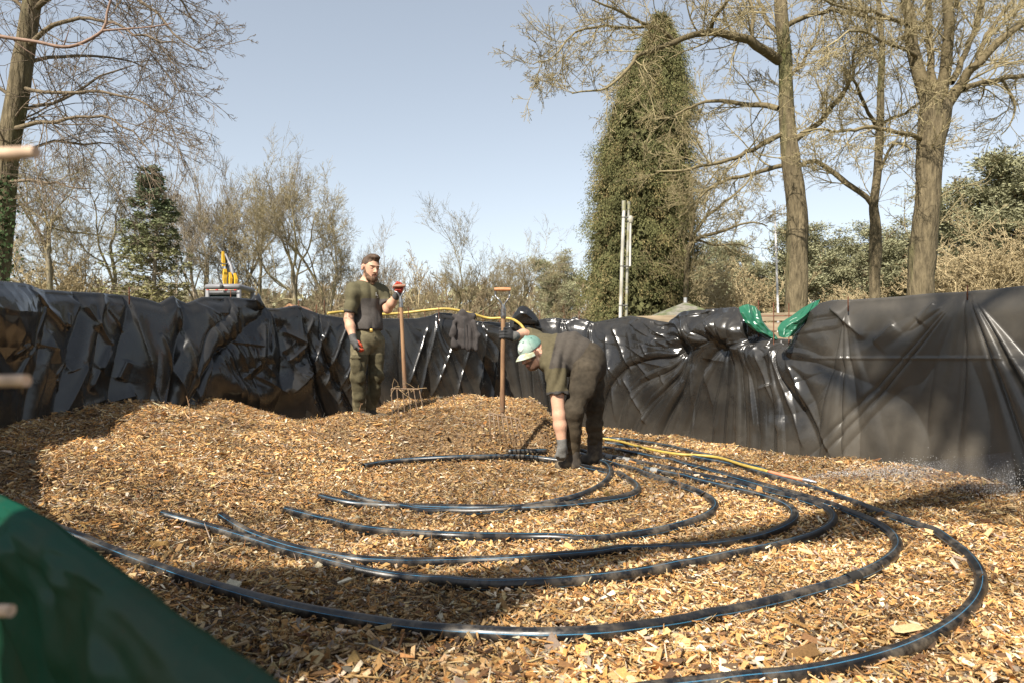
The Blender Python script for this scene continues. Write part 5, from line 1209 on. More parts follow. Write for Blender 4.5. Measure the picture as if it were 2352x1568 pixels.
    V, F = hr.mesh(wrinkle(.006, 45, 1, .5, 2)); build('hair', V, F, HAIR, e, col=np.array([.062, .036, .02]) * (.7 + .7 * vn(V[:, 0] * 60, V[:, 1] * 60, 4))[:, None])
    bd = Sdf(.0052)
    bd.ell(P(.052, 0, -.098), (.052, .05, .042), M, .02); bd.cone(P(.02, .062, -.035), P(.055, .035, -.095), .016, .028, .02); bd.cone(P(.02, -.062, -.035), P(.055, -.035, -.095), .016, .028, .02); bd.cone(P(.012, .070, .0), P(.02, .064, -.04), .009, .014, .01); bd.cone(P(.012, -.070, .0), P(.02, -.064, -.04), .009, .014, .01)
    bd.cone(P(.088, .028, -.064), P(.094, 0, -.046), .0065, .0075, .008); bd.cone(P(.088, -.028, -.064), P(.094, 0, -.046), .0065, .0075, .008); bd.cone(P(.07, 0, -.11), P(.075, 0, -.14), .034, .022, .02)
    bd.ell(P(.108, 0, -.062), (.022, .02, .009), M, .006, 's')
    V, F = bd.mesh(wrinkle(.006, 50, 1, .5, 6)); build('beard', V, F, HAIR, e, col=np.array([.10, .052, .026]) * (.7 + .7 * vn(V[:, 0] * 60, V[:, 1] * 60, 4))[:, None])
    # gloves: grey knit backs, orange palms
    for wr, elb, f, n, curl, th in ((RW, RE, None, (.8, .5, .1), .55, -1), (LW, LE, J(592, 360, -.10) - LW, (.1, -1, .1), .9, 1)):
        g = Sdf(.0042); fd = nrm(wr - elb) * .8 + np.array([.12, 0, -.1]) if f is None else nrm(f) * .9
        hand(g, wr, fd, n, curl, 1.12, th); g.cone(wr - nrm(wr - elb) * .035, wr + nrm(wr - elb) * .01, .036, .034, .01)
        V, F = g.mesh(); nn = nrm(np.array(n, float)); q = (V - wr) @ nrm(np.array(fd)); side_ = (V - wr - nrm(np.array(fd)) * q[:, None]) @ nn
        pal = (side_ > (.014 if f is None else -.012)) & (q > .022); col = np.where(pal[:, None], [.42, .055, .018] if f is None else [.33, .035, .014], [.06, .058, .056])
        build('glove', V, F, GLOVE, e, col=col)
    return e
MAN1 = worker_standing()

# ---- bending worker
def worker_bending():
    d0 = 5.4
    J = lambda zx, zy, off=0.: at(1084.1 + zx * .3047, 624.75 + zy * .3047, d0 + off)
    base = J(800, 1410, .02); e = empty('person', tuple(base), 'bending man in green cap reaching down to a pipe', 'person')
    H = J(452, 615, -.06); M = frame((-.72, -.60, -.42), (-.30, -.02, .95)); Z = 1.0
    NS, FS = J(622, 712, -.16), J(462, 505, .22)         # near and far shoulders
    NE, NW = J(655, 1075, -.20), J(680, 1300, -.20); FE, FW_ = J(385, 470, .14), J(310, 487, .02)
    CHc = J(572, 598, .04); MID = J(735, 600, .04); PE = J(868, 668, .02)
    NH, FH = J(862, 735, -.09), J(892, 715, .13); NK, FK = J(768, 1045, -.16), J(925, 1000, .14); NA, FA = J(755, 1350, -.06), J(925, 1290, .20)
    sidev = nrm(NS - FS)
    B = Sdf(.0058); head(B, H, M, 1.0)
    n0 = CHc + (H - CHc) * .35; n1 = H + M @ np.array([-.035, 0, -.05]); B.cone(n0, n1, .066, .058, .03)
    B.cone(NS * .8 + FS * .2, FS * .8 + NS * .2, .085, .085, .05); B.cone(CHc, MID, .125, .125, .05); B.cone(MID, PE, .125, .115, .05)
    B.chain([(NS, .060), ((NS + NE) / 2, .055), (NE, .048), (NE * .65 + NW * .35, .050), (NW, .032)], .02); B.chain([(FS, .056), ((FS + FE) / 2, .050), (FE, .044), (FW_, .030)], .02)
    B.chain([(NH, .085), (NK, .050), (NA, .038)], .03); B.chain([(FH, .085), (FK, .050), (FA, .038)], .03)
    V, F = B.mesh(); build('body', V, F, SKIN, e, col=skin_col(V, H, M, Z, stubble=((.07, .038, .025), .85)))
    # shirt
    T = Sdf(.0062); cutW = [(J(940, 600, 0), (.85, 0, -.25))]
    T.cone(NS * .85 + FS * .15, FS * .9 + NS * .1, .098, .092, .06); T.cone(CHc, MID, .138, .146, .07); T.cone(MID, PE, .146, .150, .07, cut=cutW); T.cone(J(640, 690, -.04), J(820, 700, -.02), .10, .085, .06)
    nsE = NS + (NE - NS) * .58; fsE = FS + (FE - FS) * .75
    T.cone(NS, NE, .080, .082, .04, cut=[(nsE, NE - NS)]); T.cone(FS, FE, .072, .070, .04, cut=[(fsE, FE - FS)])
    T.cone(n0 + (n1 - n0) * .35, n1, .068, .066, .012, 's')
    ax1 = nrm(PE - CHc)
    def wr(X):
        t = (X - CHc) @ ax1; u = np.cross(X - CHc, ax1)[:, 1]
        return .017 * (ridge(t * 13 + 1.2 * vn(u * 6, t * 5, 3), 1.3) - .5) * S((t + .05) / .1) * S((.55 - t) / .2) * (.3 + .9 * vn(u * 5, t * 3, 8)) + wrinkle(.010, 10, 1, 1, 12)(X)
    V, F = T.mesh(wr)
    tt = (V - CHc) @ ax1; ta = ((V - NS) @ (NE - NS)) / ((NE - NS) @ (NE - NS)); arm = (np.linalg.norm(V - (NS + np.clip(ta, 0, 1)[:, None] * (NE - NS)), axis=1) < .11) & (ta > .05)
    col = np.where(((tt < .04) | arm)[:, None], [.086, .072, .041], [.062, .053, .044]); col = np.where((arm & (ta > .52))[:, None], [.05, .046, .042], col)
    build('t_shirt', V, F, CLOTH, e, col=col)
    # trousers
    Q = Sdf(.0065); Q.cone(J(872, 655, .0), J(888, 720, .02), .135, .135, .06, cut=[(J(850, 590, 0), (-.9, 0, .55))]); Q.ell(J(886, 672, .02), (.118, .155, .130), None, .05)
    Q.chain([(NH, .120), ((NH + NK) / 2, .096), (NK, .074), ((NK + NA) / 2, .068), (NA, .063)], .025); Q.chain([(FH, .118), ((FH + FK) / 2, .092), (FK, .074), ((FK + FA) / 2, .068), (FA, .063)], .025)
    Q.ell(J(868, 880, -.165), (.065, .03, .08), frame((1, 0, -.2), (0, 0, 1)), .03); Q.ell(NK + np.array([-.04, -.01, 0]), (.04, .055, .09), None, .04)
    V, F = Q.mesh(lambda X: wrinkle(.013, 13, .7, 1.3, 19)(X) * (.45 + .7 * S((base[2] + .65 - X[:, 2]) / .5)))
    col = np.array([.046, .037, .026]) * (.7 + .7 * vn(V[:, 0] * 9, V[:, 2] * 9, 17))[:, None]; mud = S((base[2] + .55 - V[:, 2]) / .5)[:, None] * .6; col = col * (1 - mud) + np.array([.085, .062, .036]) * mud
    build('trousers', V, F, TROU, e, col=col)
    for A, toe in ((NA, np.array([-.97, -.2, 0])), (FA, np.array([-.92, -.35, 0]))):
        g = float(bed(A[0], A[1])); a0 = np.array([A[0], A[1], g + .035]); bt = Sdf(.007)
        bt.cone(a0 - toe * .03, a0 + toe * .10, .048, .042, .03, cut=[((0, 0, g - .04), (0, 0, -1))]); bt.cone(a0 + [0, 0, .02], a0 + [0, 0, .17], .058, .064, .03, cut=[(a0 + [0, 0, .17], (0, 0, 1))]); V, F = bt.mesh(); build('boot', V, F, BOOT, e)
    # cap
    P = lambda f, l, u: H + M @ np.array([f, l, u]) * Z
    cp = Sdf(.0048); cp.ell(P(-.01, 0, .048), (.108, .087, .094), M, .01, cut=[(P(0, 0, .035), -(M @ np.array([.16, 0, 1])))])
    cp.ell(P(-.01, 0, .144), (.012, .012, .006), M, .004)
    V, F = cp.mesh(wrinkle(.003, 18, 1, 1, 4), 1); q = ((V - H) @ M); seam = np.abs(((np.arctan2(q[:, 1], q[:, 0] + .01) / (np.pi / 3)) % 1) - .5) > .47
    fade = S((q[:, 0] + .02) / .09) * .55; col = np.array([.12, .215, .18]) * (1 - fade)[:, None] + np.array([.42, .48, .42]) * fade[:, None]; col = np.where(seam[:, None], col * .75, col); hole = np.zeros(len(V), bool)
    for a in (.5, -.5, 1.6): hole |= np.linalg.norm(q - np.array([-.01 + .075 * math.cos(a), .06 * math.sin(a), .118]), axis=1) < .008
    col = np.where(hole[:, None], [.03, .07, .055], col)
    CAP = pmat('cap_cloth', (.1, .2, .17), .9, attr=True, n_scale=40, n_amt=.12, bump_scale=120, bump=.2, dist=.002)
    cap = build('cap', V, F, CAP, e, col=col)
    # brim: curved plate with thickness
    u = np.linspace(-1, 1, 25); w = np.linspace(0, 1, 10); br = []
    for top in (0, 1):
        for ww in w:
            for uu in u:
                ln = .082 * math.sqrt(max(0, 1 - abs(uu) ** 2.6)); f0 = .092 * math.sqrt(max(0, 1 - (uu * .86) ** 2)) - .012
                br.append(P(f0 + ln * ww, uu * .076, .030 + .006 * top - .020 * uu * uu - .03 * ww * ww + .004))
    V = np.array(br); nu, nw = 25, 10; i = np.arange(nw - 1)[:, None] * nu + np.arange(nu - 1)[None]; f1 = np.stack([i, i + 1, i + nu + 1, i + nu], -1).reshape(-1, 4); f2 = f1[:, ::-1] + nu * nw
    rim = [(nw - 1) * nu + k for k in range(nu)]; f3 = np.array([[rim[k], rim[k + 1], rim[k + 1] + nu * nw, rim[k] + nu * nw] for k in range(nu - 1)])
    build('cap_brim', V, np.vstack([f1, f2, f3]), pmat('cap_brim_cloth', (.40, .45, .36), .9, base2=(.30, .29, .17), n2_scale=30, n_scale=60, n_amt=.1), e)
    # round badge on the front with the dotted letter-like marks of the photograph
    def oncap(a, up, lift=.002):
        d = np.array([math.cos(a) * .108, math.sin(a) * .087, 0]); uu = up; k = math.sqrt(max(0, 1 - (uu / .094) ** 2)); return P(-.01 + d[0] * k * (1 + lift / .1), d[1] * k * (1 + lift / .1), .048 + uu)
    rings = 7; V = [oncap(.12, .040, .003)]; F_ = []
    for r in range(1, rings):
        for k in range(24): V.append(oncap(.12 + .36 * r / (rings - 1) * math.cos(k * math.pi / 12), .040 + .029 * r / (rings - 1) * math.sin(k * math.pi / 12), .003))
    tri0 = [[0, 1 + k, 1 + (k + 1) % 24] for k in range(24)]; qd = [[1 + (r - 1) * 24 + k, 1 + r * 24 + k, 1 + r * 24 + (k + 1) % 24, 1 + (r - 1) * 24 + (k + 1) % 24] for r in range(1, rings - 1) for k in range(24)]
    build('cap_badge', np.array(V), [np.array(tri0), np.array(qd)], pmat('badge_white', (.62, .62, .58), .8, n_amt=.08), cap)
    mk = MB()
    for k in range(16): 
        a = k * math.pi / 8; mk.box(oncap(.12 + .29 * math.cos(a), .040 + .0235 * math.sin(a), .005), (.0035, .0035, .0035))
    for pts in ([(.02, .018), (.02, -.014)], [(.02, .018), (-.09, .016), (-.10, .006), (.02, .002)], [(.0, -.014), (-.12, -.015)]):
        mk.tube([oncap(.12 + a, .040 + b, .005) for a, b in pts], .0014, 4)
    mk.done('badge_mark', pmat('badge_ink', (.12, .14, .12), .8), cap, smooth=False)
    # short dark hair under the cap
    hr = Sdf(.0052); hr.ell(P(-.022, 0, .0), (.086, .0815, .066), M, .02, cut=[(P(0, 0, .045), (M @ np.array([0, 0, 1])))]); hr.ell(P(.06, 0, -.02), (.06, .12, .09), M, .01, 's'); hr.ell(P(0, .10, -.01), (.024, .03, .036), M, .008, 's'); hr.ell(P(0, -.10, -.01), (.024, .03, .036), M, .008, 's')
    V, F = hr.mesh(wrinkle(.004, 45, 1, .5, 2)); build('hair', V, F, HAIR, e, col=np.tile([.025, .017, .012], (len(V), 1)))
    # gloves
    g = Sdf(.0042); fd = nrm(J(668, 1400, -.20) - NW); hand(g, NW, fd, (-.2, .95, 0), .75, 1.1, -1); g.cone(NW - nrm(NW - NE) * .035, NW + nrm(NW - NE) * .01, .039, .036, .01); V, F = g.mesh(); build('glove', V, F, GLOVE, e, col=np.tile([.13, .125, .115], (len(V), 1)))
    # far hand closed round the fork handle at zoom (241,468)
    c = J(241, 462, .0); g = Sdf(.0042); g.cone(FW_ + (FW_ - FE) * -.25, FW_, .038, .036, .01); g.cone(FW_, c + [.045, -.0, 0], .034, .030, .02); g.cone(c + [.035, -.005, .030], c + [.035, -.005, -.030], .024, .024, .02)
    for i, zz in enumerate((.036, .013, -.010, -.032)):
        g.cone(c + [.028, -.022, zz], c + [.0, -.036, zz + .002], .0125, .012, .006); g.cone(c + [.0, -.036, zz + .002], c + [-.028, -.024, zz], .012, .0115, .006); g.cone(c + [-.028, -.024, zz], c + [-.032, .004, zz - .002], .0115, .0105, .006)
    g.cone(c + [.035, .01, .03], c + [.02, .034, .04], .015, .0125, .01); g.cone(c + [.02, .034, .04], c + [-.014, .034, .036], .0125, .011, .006)
    V, F = g.mesh(); cuff = V[:, 0] > c[0] + .075; build('glove', V, F, GLOVE, e, col=np.where(cuff[:, None], [.13, .125, .115], [.02, .02, .021]))
    return e
MAN2 = worker_bending()
# ------------------------------------------------------------------ tools and small things
WOOD_H = pmat('ash_handle', (.30, .175, .09), .6, base2=(.18, .10, .055), n2_scale=12, stretch=(1, 1, .12), n_scale=60, n_amt=.2)
STEEL = pmat('grey_steel', (.30, .31, .32), .4, metal=.85, base2=(.16, .13, .11), n2_scale=30, n_scale=30, n_amt=.2)
RUSTY = pmat('tine_rust', (.20, .135, .085), .75, metal=.3, n_scale=50, n_amt=.35)
def fork(name_label, top, sock, foot, head_l, head_r, tip_l, tip_r, ntine, dtop, dfoot, bulge, grip_col, w_grip):
    T = at(*top, dtop); So = at(*sock, dtop); Ft = at(*foot, dfoot)
    e = empty('garden_fork', tuple(at(*foot, dfoot)), name_label, 'garden fork')
    ax = nrm(T - Ft); rt = np.array([1., 0, 0]); rt = nrm(rt - ax * (rt @ ax))
    MB().tube([So, So * .66 + Ft * .34, So * .33 + Ft * .67, Ft], [.0185, .0185, .0195, .0205], 14).done('handle', WOOD_H, e)
    m = MB(); sh = So + ax * .075; a = T - rt * w_grip; b = T + rt * w_grip
    m.tube([So - ax * .03, So + ax * .02, sh], [.021, .021, .013], 12)
    for s_, p in ((-1, a), (1, b)):
        q = [sh - ax * .02, sh + rt * s_ * .012 + ax * .005, sh + rt * s_ * w_grip * .75 + ax * .045, p - ax * .05 + rt * s_ * .004, p - ax * .0]
        m.tube(catmull(np.array(q), .012), .0072, 8)
    m.done('yoke', STEEL, e)
    MB().tube([a - rt * .012, a * .7 + b * .3, T, a * .3 + b * .7, b + rt * .012], [.0135, .016, .0165, .016, .0135], 12).done('grip', pmat('grip_wood', grip_col, .55, n_scale=40, n_amt=.2), e)
    hl, hr = at(*head_l, dfoot - .02), at(*head_r, dfoot - .02); hc = (hl + hr) / 2
    m = MB(); m.tube([Ft + ax * .16, Ft + ax * .02, Ft - ax * .02, (hc + Ft) / 2 * .0 + at((head_l[0] + head_r[0]) / 2, (head_l[1] + head_r[1]) / 2, dfoot - .02)], [.021, .022, .016, .012], 12)
    m.tube([hl, hl * .5 + hr * .5, hr], .0085, 8); m.done('socket', RUSTY, e)
    for k in range(ntine):
        t = k / (ntine - 1); a = hl * (1 - t) + hr * t; tp = at(tip_l[0] * (1 - t) + tip_r[0] * t, tip_l[1] * (1 - t) + tip_r[1] * t, dfoot - .04)
        mid = a * .45 + tp * .55 + np.array([0, -bulge, 0]); Pp = catmull(np.array([a, a * .8 + tp * .2 + [0, -bulge * .6, 0], mid, tp, tp + (tp - mid) * .35 + [0, bulge * .6, 0]]), .03)
        MB().tube(Pp, np.linspace(.0062, .0038, len(Pp)), 6).done('tine', RUSTY, e)
    return e
# zoom 1 -> picture rows: D = 753.4+.2812 z, 551.3+.2812 z
f1 = fork('left fork, its handle grip held by the red glove, tines standing on the mound top', (917, 657), (921, 699), (930, 889), (899, 892), (963, 893), (901, 950), (972, 938), 6, 6.62, 6.7, .0, (.25, .12, .07), .048)
f2 = fork('right fork with wooden handle, stuck into the mound face beside the bending man', (1154, 665), (1156, 722), (1154, 944), (1123, 948), (1192, 962), (1128, 1004), (1208, 1018), 8, 5.35, 5.5, .04, (.42, .19, .08), .052)
# dry grass caught on the left fork head
rg = np.random.default_rng(2); m = MB()
for k in range(14):
    a = at(rg.uniform(898, 962), rg.uniform(889, 895), 6.66); b = a + rg.normal(size=3) * [.06, .02, .05]; m.tube([a, (a + b) / 2 + rg.normal(size=3) * .012, b], .0022, 4, cap=False)
m.done('caught_straw', pmat('straw', (.34, .23, .12), .9), f1)

# jacket hanging over the wall
def jacket():
    d = 7.95; J = lambda px, py, o=0.: at(px, py, d + o)
    e = Sdf(.009); 
    e.cone(J(1046, 728), J(1086, 728), .045, .045, .03); e.cone(J(1057, 738, -.02), J(1048, 787, -.03), .055, .072, .05, sq=1.8, ax=(0, 1, 0)); e.cone(J(1074, 740, -.02), J(1083, 792, -.03), .055, .072, .05, sq=1.8, ax=(0, 1, 0)); e.cone(J(1065, 735, -.02), J(1066, 790, -.03), .08, .07, .05, sq=1.8, ax=(0, 1, 0))
    e.cone(J(1044, 740, -.05), J(1040, 772, -.08), .042, .036, .025); e.cone(J(1040, 772, -.08), J(1044, 792, -.08), .036, .03, .02); e.cone(J(1088, 742, -.05), J(1094, 772, -.07), .042, .036, .025); e.cone(J(1094, 772, -.07), J(1093, 800, -.08), .036, .032, .02)
    e.ell(J(1066, 722, 0), (.085, .05, .05), None, .04)
    V, F = e.mesh(wrinkle(.04, 11, 1.3, .6, 31))
    o = empty('jacket', tuple(J(1066, 760)), 'dark brown hooded jacket hung over the top of the far black wall', 'jacket'); build('jacket_cloth', V, F, pmat('jacket_cloth', (.040, .034, .032), .95, n_scale=30, n_amt=.2), o)
    MB().tube([J(1066, 735, -.115), J(1067, 765, -.13), J(1067, 792, -.12)], .004, 6).done('zip', pmat('zip', (.02, .02, .02), .5), o)
jacket()

# excavator behind the wall
def excavator():
    d = 20.; J = lambda px, py, o=0.: at(px, py, d + o); sc_ = d / FX
    z0 = gz(*J(512, 700)[:2]); c = J(512, 655); e = empty('excavator', (float(c[0]), d, z0), 'small excavator behind the left wall, grey cab roof and raised yellow arm showing', 'excavator')
    GREY = pmat('grey_paint', (.17, .17, .18), .45, n_scale=4, n_amt=.08); YEL = pmat('yellow_paint', (.62, .36, .025), .45, n_scale=6, n_amt=.15); DK = pmat('dark_machine', (.03, .03, .03), .6)
    w = 83 * sc_; top = c[2]; roof = MB(); roof.box((c[0], d + .55, top - .05), (w, 1.25, .16), bev=.06); roof.done('cab_roof', GREY, e)
    bd = MB(); H = top - .18 - (z0 + .75)
    for sx in (-1, 1):
        for sy in (0, 1): MB().box((c[0] + sx * (w / 2 - .07), d + .03 + sy * 1.04, z0 + .75 + H / 2 + .03), (.12, .09, H + .06), bev=.02).done('cab_post', GREY, e)
    bd.box((c[0], d + .03, top - .20), (w - .26, .06, .16)); bd.done('cab_frame', GREY, e); MB().box((c[0], d + .03, z0 + 1.15), (w - .2, .06, .8)).done('cab_panel', GREY, e)
    gl = bpy.data.materials.new('cab_glass'); gl.use_nodes = True; gp = gl.node_tree.nodes['Principled BSDF']; gp.inputs['Base Color'].default_value = (.03, .04, .04, 1); gp.inputs['Roughness'].default_value = .08
    MB().box((c[0], d + .06, top - .28 - (top - .28 - z0 - 1.55) / 2), (w - .24, .012, top - .28 - z0 - 1.55)).done('window', gl, e)
    st = MB(); RD = pmat('red_reflector', (.5, .04, .03), .4); WH = pmat('cream_strip', (.55, .42, .3), .5)
    st.box((c[0], d - .09, top - .155), (w * .86, .01, .022)); st.done('strip', WH, e)
    for k in (-.38, -.13, .13, .38): MB().box((c[0] + k * w, d - .097, top - .155), (.075, .008, .026)).done('reflector', RD, e)
    MB().box((c[0] + .0 * w, d - .11, top - .05), (.09, .05, .10), bev=.012).done('work_lamp', DK, e)
    MB().box((c[0], d + 1.6, z0 + .9), (1.5, 2.4, .55), bev=.08).done('body', YEL, e)
    for sx in (-1, 1): MB().box((c[0] + sx * .62, d + 1.2, z0 + .25), (.34, 2.3, .5), bev=.18).done('track', DK, e)
    # arm
    a = MB(); P = lambda px, py, o=1.2: at(px, py, d + o)
    a.tube([P(520, 668), P(518, 640), P(516, 618)], [.075, .10, .055], 4); a.tube([P(514, 612), P(513, 600), P(512, 578)], [.055, .06, .04], 4); a.done('boom', YEL, e, smooth=False)
    a = MB(); a.tube([P(533, 676, 1.3), P(531, 640, 1.3), P(523, 618, 1.3), P(516, 585, 1.3)], [.13, .10, .06, .04], 4); a.done('boom_core', DK, e, smooth=False)
    a = MB(); a.tube([P(529, 660, .9), P(530, 640, .9), P(528, 626, .9)], [.04, .06, .04], 4); a.tube([P(541, 660, .9), P(542, 642, .9), P(539, 628, .9)], [.04, .06, .04], 4); a.tube([P(527, 674, .9), P(527, 655, .9)], [.06, .04], 4); a.done('linkage', YEL, e, smooth=False)
    a = MB(); a.tube([P(536, 634, 1.0), P(531, 612, 1.05), P(526, 602, 1.1)], [.065, .065, .055], 12); a.tube([P(526, 602, 1.1), P(518, 584, 1.15)], [.035, .035], 10); a.done('cylinder', GREY, e)
    a = MB()
    for pts in ([(505, 606), (500, 618), (504, 640), (512, 656)], [(537, 606), (546, 604), (545, 614), (539, 620)], [(545, 638), (556, 644), (558, 660), (552, 672)], [(524, 630), (522, 648), (524, 672)], [(534, 640), (535, 656), (533, 672)], [(506, 604), (514, 607), (524, 606)]):
        a.tube(catmull(np.array([P(*q, .95) for q in pts]), .05), .02, 6)
    a.done('hydraulic_hose', DK, e)
    b = MB(); b.tube([P(548, 672, .1), P(548, 662, .1)], [.012, .012], 8); b.done('beacon_stem', GREY, e)
    b = Sdf(.012); b.ell(P(548, 657, .1), (.065, .065, .06), None, .02); V, F = b.mesh(); build('beacon', V, F, pmat('orange_beacon', (.55, .11, .02), .3), e)
excavator()

# flue pipes beside the cypress
def flues():
    d = 17.; P = lambda px, py, o=0.: at(px, py, d + o); s_ = d / FX
    W = pmat('flue_white', (.52, .50, .47), .5, base2=(.30, .28, .22), n2_scale=3, n_scale=8, n_amt=.12, stretch=(1, 1, .4)); W2 = pmat('flue_grey', (.30, .29, .25), .55, base2=(.20, .19, .10), n2_scale=4, n_scale=8, n_amt=.15); BR = pmat('bracket', (.10, .10, .09), .6)
    z0 = gz(*P(1425, 720)[:2]); b = P(1425, 724); e = empty('flue_pipes', (float(b[0]), d, z0), 'three pale metal flue pipes clamped together in front of the cypress', 'flue pipes')
    bot = b.copy(); bot[2] = z0 - .1
    MB().tube([bot, P(1425, 724), P(1429, 590), P(1433, 482)], 3.9 * s_, 16).done('tall_pipe', W, e)
    MB().tube([P(1433, 484), P(1433, 478), P(1433, 462)], [4.5 * s_, 4.9 * s_, 4.9 * s_], 16).done('cap', W2, e)
    b2 = P(1438, 724, .1); b2[2] = z0 - .1
    MB().tube([b2, P(1438.5, 724, .1), P(1441, 600, .1), P(1444, 482, .1)], 3.1 * s_, 14).done('rear_pipe', W2, e); MB().tube([P(1444, 482, .1), P(1444, 464, .1)], 4.2 * s_, 14).done('cap', W2, e)
    MB().tube([P(1447, 612, -.05), P(1448.5, 510, -.05)], 2.4 * s_, 12).done('short_pipe', W, e); MB().tube([P(1448.5, 512, -.05), P(1449, 507, -.05), P(1449, 500, -.05), P(1449, 496, -.05)], [4 * s_, 5.5 * s_, 5.5 * s_, 3 * s_], 14).done('cap', W, e)
    for y in (500, 612, 702):
        m = MB(); t = (724 - y) / 240.; x = 1425 + 8 * t; m.tube([P(x, y - 1.2), P(x, y + 1.2)], 4.6 * s_, 14); m.tube([P(x + 13, y - 1.2, .1), P(x + 13, y + 1.2, .1)], 3.8 * s_, 12); m.box(P(x + 7, y, .0), (14 * s_, .03, .03)); m.done('bracket', BR, e)
    for y in (590, 625, 665): MB().tube([P(1441 - (y - 600) * .02, y - .8, .1), P(1441 - (y - 600) * .02, y + .8, .1)], 3.7 * s_, 12).done('joint_ring', BR, e)
flues()
# white pole
def pole():
    d = 24.; s_ = d / FX; P = lambda px, py: at(px, py, d); b = P(1787, 720); z0 = gz(b[0], d)
    e = empty('flag_pole', (float(b[0]), d, z0), 'thin white flag pole standing between the left oak trunk and cypress', 'pole'); bb = b.copy(); bb[2] = z0 - .1
    MB().tube([bb, b, P(1784, 620), P(1780, 492)], [3 * s_, 2.8 * s_, 2.4 * s_, 1.7 * s_], 10).done('shaft', pmat('white_paint', (.68, .66, .66), .5, n_amt=.08), e)
    MB().tube([P(1780, 493), P(1780, 490), P(1780, 487)], [2.2 * s_, 2.6 * s_, 1.4 * s_], 8).done('pole_top', pmat('pole_grey', (.3, .3, .3), .5), e)
pole()
# hut roof and wooden rail beyond the wall
def hut():
    d = 15.; P = lambda px, py, o=0.: at(px, py, d + o); z0 = gz(*P(1570, 700)[:2]); e = empty('hut', tuple(P(1573, 726) * [1, 1, 0] + [0, 0, z0]), 'low hut with grey pointed roof and short metal chimney beyond the tied sheet', 'hut')
    a = P(1574, 694, .9); lo = [P(1500, 727), P(1662, 727), P(1662, 727) + [0, 1.8, 0], P(1500, 727) + [0, 1.8, 0]]; lo = [np.array(q) for q in lo]
    V = []; F = []
    for dz in (0, -.05):
        V += [q + [0, 0, dz] for q in lo] + [a + [0, 0, dz]]
    n = 5; tr_ = np.array([[0, 1, 4], [1, 2, 4], [2, 3, 4], [3, 0, 4], [6, 5, 9], [7, 6, 9], [8, 7, 9], [5, 8, 9]]); q4 = np.array([[1, 0, 5, 6], [2, 1, 6, 7], [3, 2, 7, 8], [0, 3, 8, 5]])
    rf = build('roof', np.array(V), [tr_, q4], pmat('felt_roof', (.17, .155, .125), .95, base2=(.10, .11, .05), n2_scale=4, n_scale=12, n_amt=.3, bump_scale=30, bump=.5, dist=.02), e, smooth=False)
    MB().tube([a - [0, 0, .1], a + [0, 0, .10]], .04, 12).done('chimney', pmat('tin', (.5, .5, .5), .4, metal=.6), rf)
    w = MB(); x0, x1 = lo[0][0] + .12, lo[1][0] - .12; H = lo[0][2] - z0 - .03
    w.box(((x0 + x1) / 2, d + .9, z0 + H / 2), (x1 - x0, 1.5, H)); w.done('wall', pmat('plank_wall', (.16, .10, .06), .9, n_scale=8, n_amt=.3, stretch=(6, 1, .3)), e, smooth=False)
hut()
def rail():
    d = 11.; P = lambda px, py, o=0.: at(px, py, d + o); WD = pmat('weathered_plank', (.26, .20, .13), .9, n_scale=20, n_amt=.3, stretch=(.15, 1, 1))
    a, b = P(1460, 733), P(1935, 722); z0 = gz(0, d); e = empty('wooden_fence', (float((a[0] + b[0]) / 2), d, z0), 'weathered plank fence glimpsed through the dip behind the green flaps', 'fence')
    L = np.linalg.norm(b - a); ang = math.atan2(b[2] - a[2], b[0] - a[0]); Mx = np.array(Matrix.Rotation(-ang, 3, 'Y'))
    for k in range(5): MB().box((a + b) / 2 - [0, 0, .02 + k * .155], (L, .03, .13), Mx, bev=.004).done('plank', WD, e, smooth=False)
    for t in (.02, .25, .5, .75, .98):
        q = a * (1 - t) + b * t; MB().box((q[0], q[1] + .06, (q[2] + z0 - .1) / 2), (.09, .08, q[2] - z0 + .1), bev=.006).done('post', WD, e, smooth=False)
rail()
def shed():
    d = 16.; a = at(664, 697, d); b = at(700, 722, d); c = at(628, 722, d); z0 = gz(a[0], d); e = empty('shed', (float(a[0]), d + .5, z0), 'shed with orange-brown tiled roof just visible over the wall left of the worker', 'shed')
    V = np.array([a, b, c, a + [0, 1.5, 0], b + [0, 1.5, 0], c + [0, 1.5, 0], a - [0, 0, .05], b - [0, 0, .05], c - [0, 0, .05], a + [0, 1.5, -.05], b + [0, 1.5, -.05], c + [0, 1.5, -.05]])
    F4 = np.array([[0, 1, 4, 3], [2, 0, 3, 5], [7, 6, 9, 10], [6, 8, 11, 9], [1, 7, 10, 4], [2, 5, 11, 8], [0, 6, 7, 1], [0, 2, 8, 6]])
    build('roof', V, F4, pmat('tile_roof', (.36, .19, .10), .9, n_scale=25, n_amt=.3, bump_scale=40, bump=.6, dist=.02), e, smooth=False)
    MB().box((float(a[0]), d + .75, (b[2] + z0) / 2 - .03), (b[0] - c[0] - .15, 1.3, b[2] - z0 - .06)).done('wall', pmat('shed_wall', (.25, .17, .12), .9), e, smooth=False)
shed()

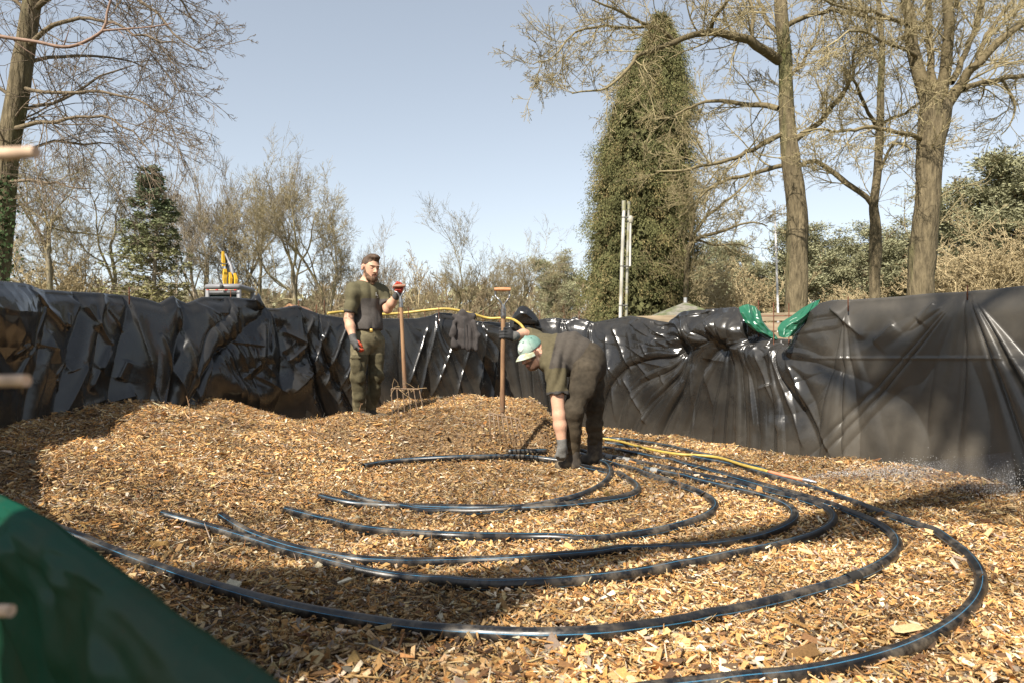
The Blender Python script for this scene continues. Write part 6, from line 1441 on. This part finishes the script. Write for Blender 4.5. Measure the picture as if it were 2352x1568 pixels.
# loose twigs standing in the chips
TW = pmat('twig', (.26, .155, .08), .85, n_scale=40, n_amt=.3)
for k, (pts, lab) in enumerate([([(437, 975), (436, 945), (431, 918), (428, 908)], 'reddish twig standing upright before the left part of the black wall'),
        ([(1178, 960), (1190, 940), (1200, 922), (1204, 912)], 'twig leaning right on the mound crest behind the right fork'),
        ([(1560, 1150), (1562, 1120), (1561, 1098), (1558, 1082)], 'thin dark twig poking up among the pipes right of the workers'),
        ([(530, 1128), (600, 1140), (680, 1148), (735, 1142)], 'long dark twig lying toward the left end of the inner pipe'),
        ([(825, 975), (828, 955), (826, 940), (830, 925)], 'short pale twig by the standing man\'s boot'),
        ([(560, 975), (580, 962), (598, 950), (606, 940)], 'slanting dry twig at the foot of the left black wall'),
        ([(1000, 940), (1010, 925), (1022, 918), (1034, 935)], 'bent dry stem arching on the top of the chip mound')]):
    h0 = hit(*pts[0]); d = h0[1]
    P = np.array([at(px, py, d - .02) if k != 3 else hit(px, py, .012) for px, py in pts]); Q = catmull(P, .02); rg = np.random.default_rng(k)
    b = spawn(Q[None], np.full((1, len(Q)), .003), np.array([.12]), 3, .3, .95, .6, .5, .7, .0015, 3, .1, .05, rg)
    V, F = pack([(Q[None], np.linspace(.0045, .002, len(Q))[None], 6), (b[0], b[1], 4)])
    tag(build('twig', V, F, TW), lab, 'twig', 'twigs lying in the wood chips')

# water spray from the hose nozzle
def spray():
    rg = np.random.default_rng(6); n0 = NOZ; end = hit(2330, 1120, .10); d = end - n0
    n = 5200; t = rg.random(n) ** .6; r = .02 + .22 * t ** 1.3
    off = rg.normal(size=(n, 3)) * r[:, None] * [.5, .5, .28]; p = n0 + d * t[:, None] + off; p[:, 2] += .10 * np.sin(np.pi * t) * .6 + .02
    V0 = np.array([[1, 0, 0], [-1, 0, 0], [0, 1, 0], [0, -1, 0], [0, 0, 1], [0, 0, -1.]]); s_ = rg.uniform(.0008, .0022, n)
    V = p[:, None] + V0[None] * s_[:, None, None]; f = np.array([[0, 2, 4], [2, 1, 4], [1, 3, 4], [3, 0, 4], [2, 0, 5], [1, 2, 5], [3, 1, 5], [0, 3, 5]]); F = (np.arange(n)[:, None, None] * 6 + f[None]).reshape(-1, 3)
    m = pmat('water_drop', (.8, .8, .8), .1, n_amt=0); m.node_tree.nodes['Principled BSDF'].inputs['Transmission Weight'].default_value = .4
    tag(build('water_spray', V.reshape(-1, 3), F, m), 'fine water spray blowing right from the hose end over the chips', 'water spray', kind='stuff')
    q = catmull(np.array([[*n0, .02], [*(n0 + d * .3 + [0, 0, .03]), .05], [*(n0 + d * .65 + [0, 0, .06]), .09], [*(n0 + d + [0, 0, .08]), .13]]), .05)
    vm = bpy.data.materials.new('mist'); vm.use_nodes = True; N = vm.node_tree.nodes; L = vm.node_tree.links; N.remove(N['Principled BSDF'])
    pv = N.new('ShaderNodeVolumePrincipled'); pv.inputs['Color'].default_value = (.95, .96, 1, 1); pv.inputs['Density'].default_value = .8; pv.inputs['Anisotropy'].default_value = .3
    L.new(pv.outputs[0], N['Material Output'].inputs['Volume'])
    b = MB(); b.tube(q[:, :3], q[:, 3], 14); o = b.done('water_mist', vm); tag(o, 'pale mist around the water spray near the right wall', 'water mist', kind='stuff')
spray()
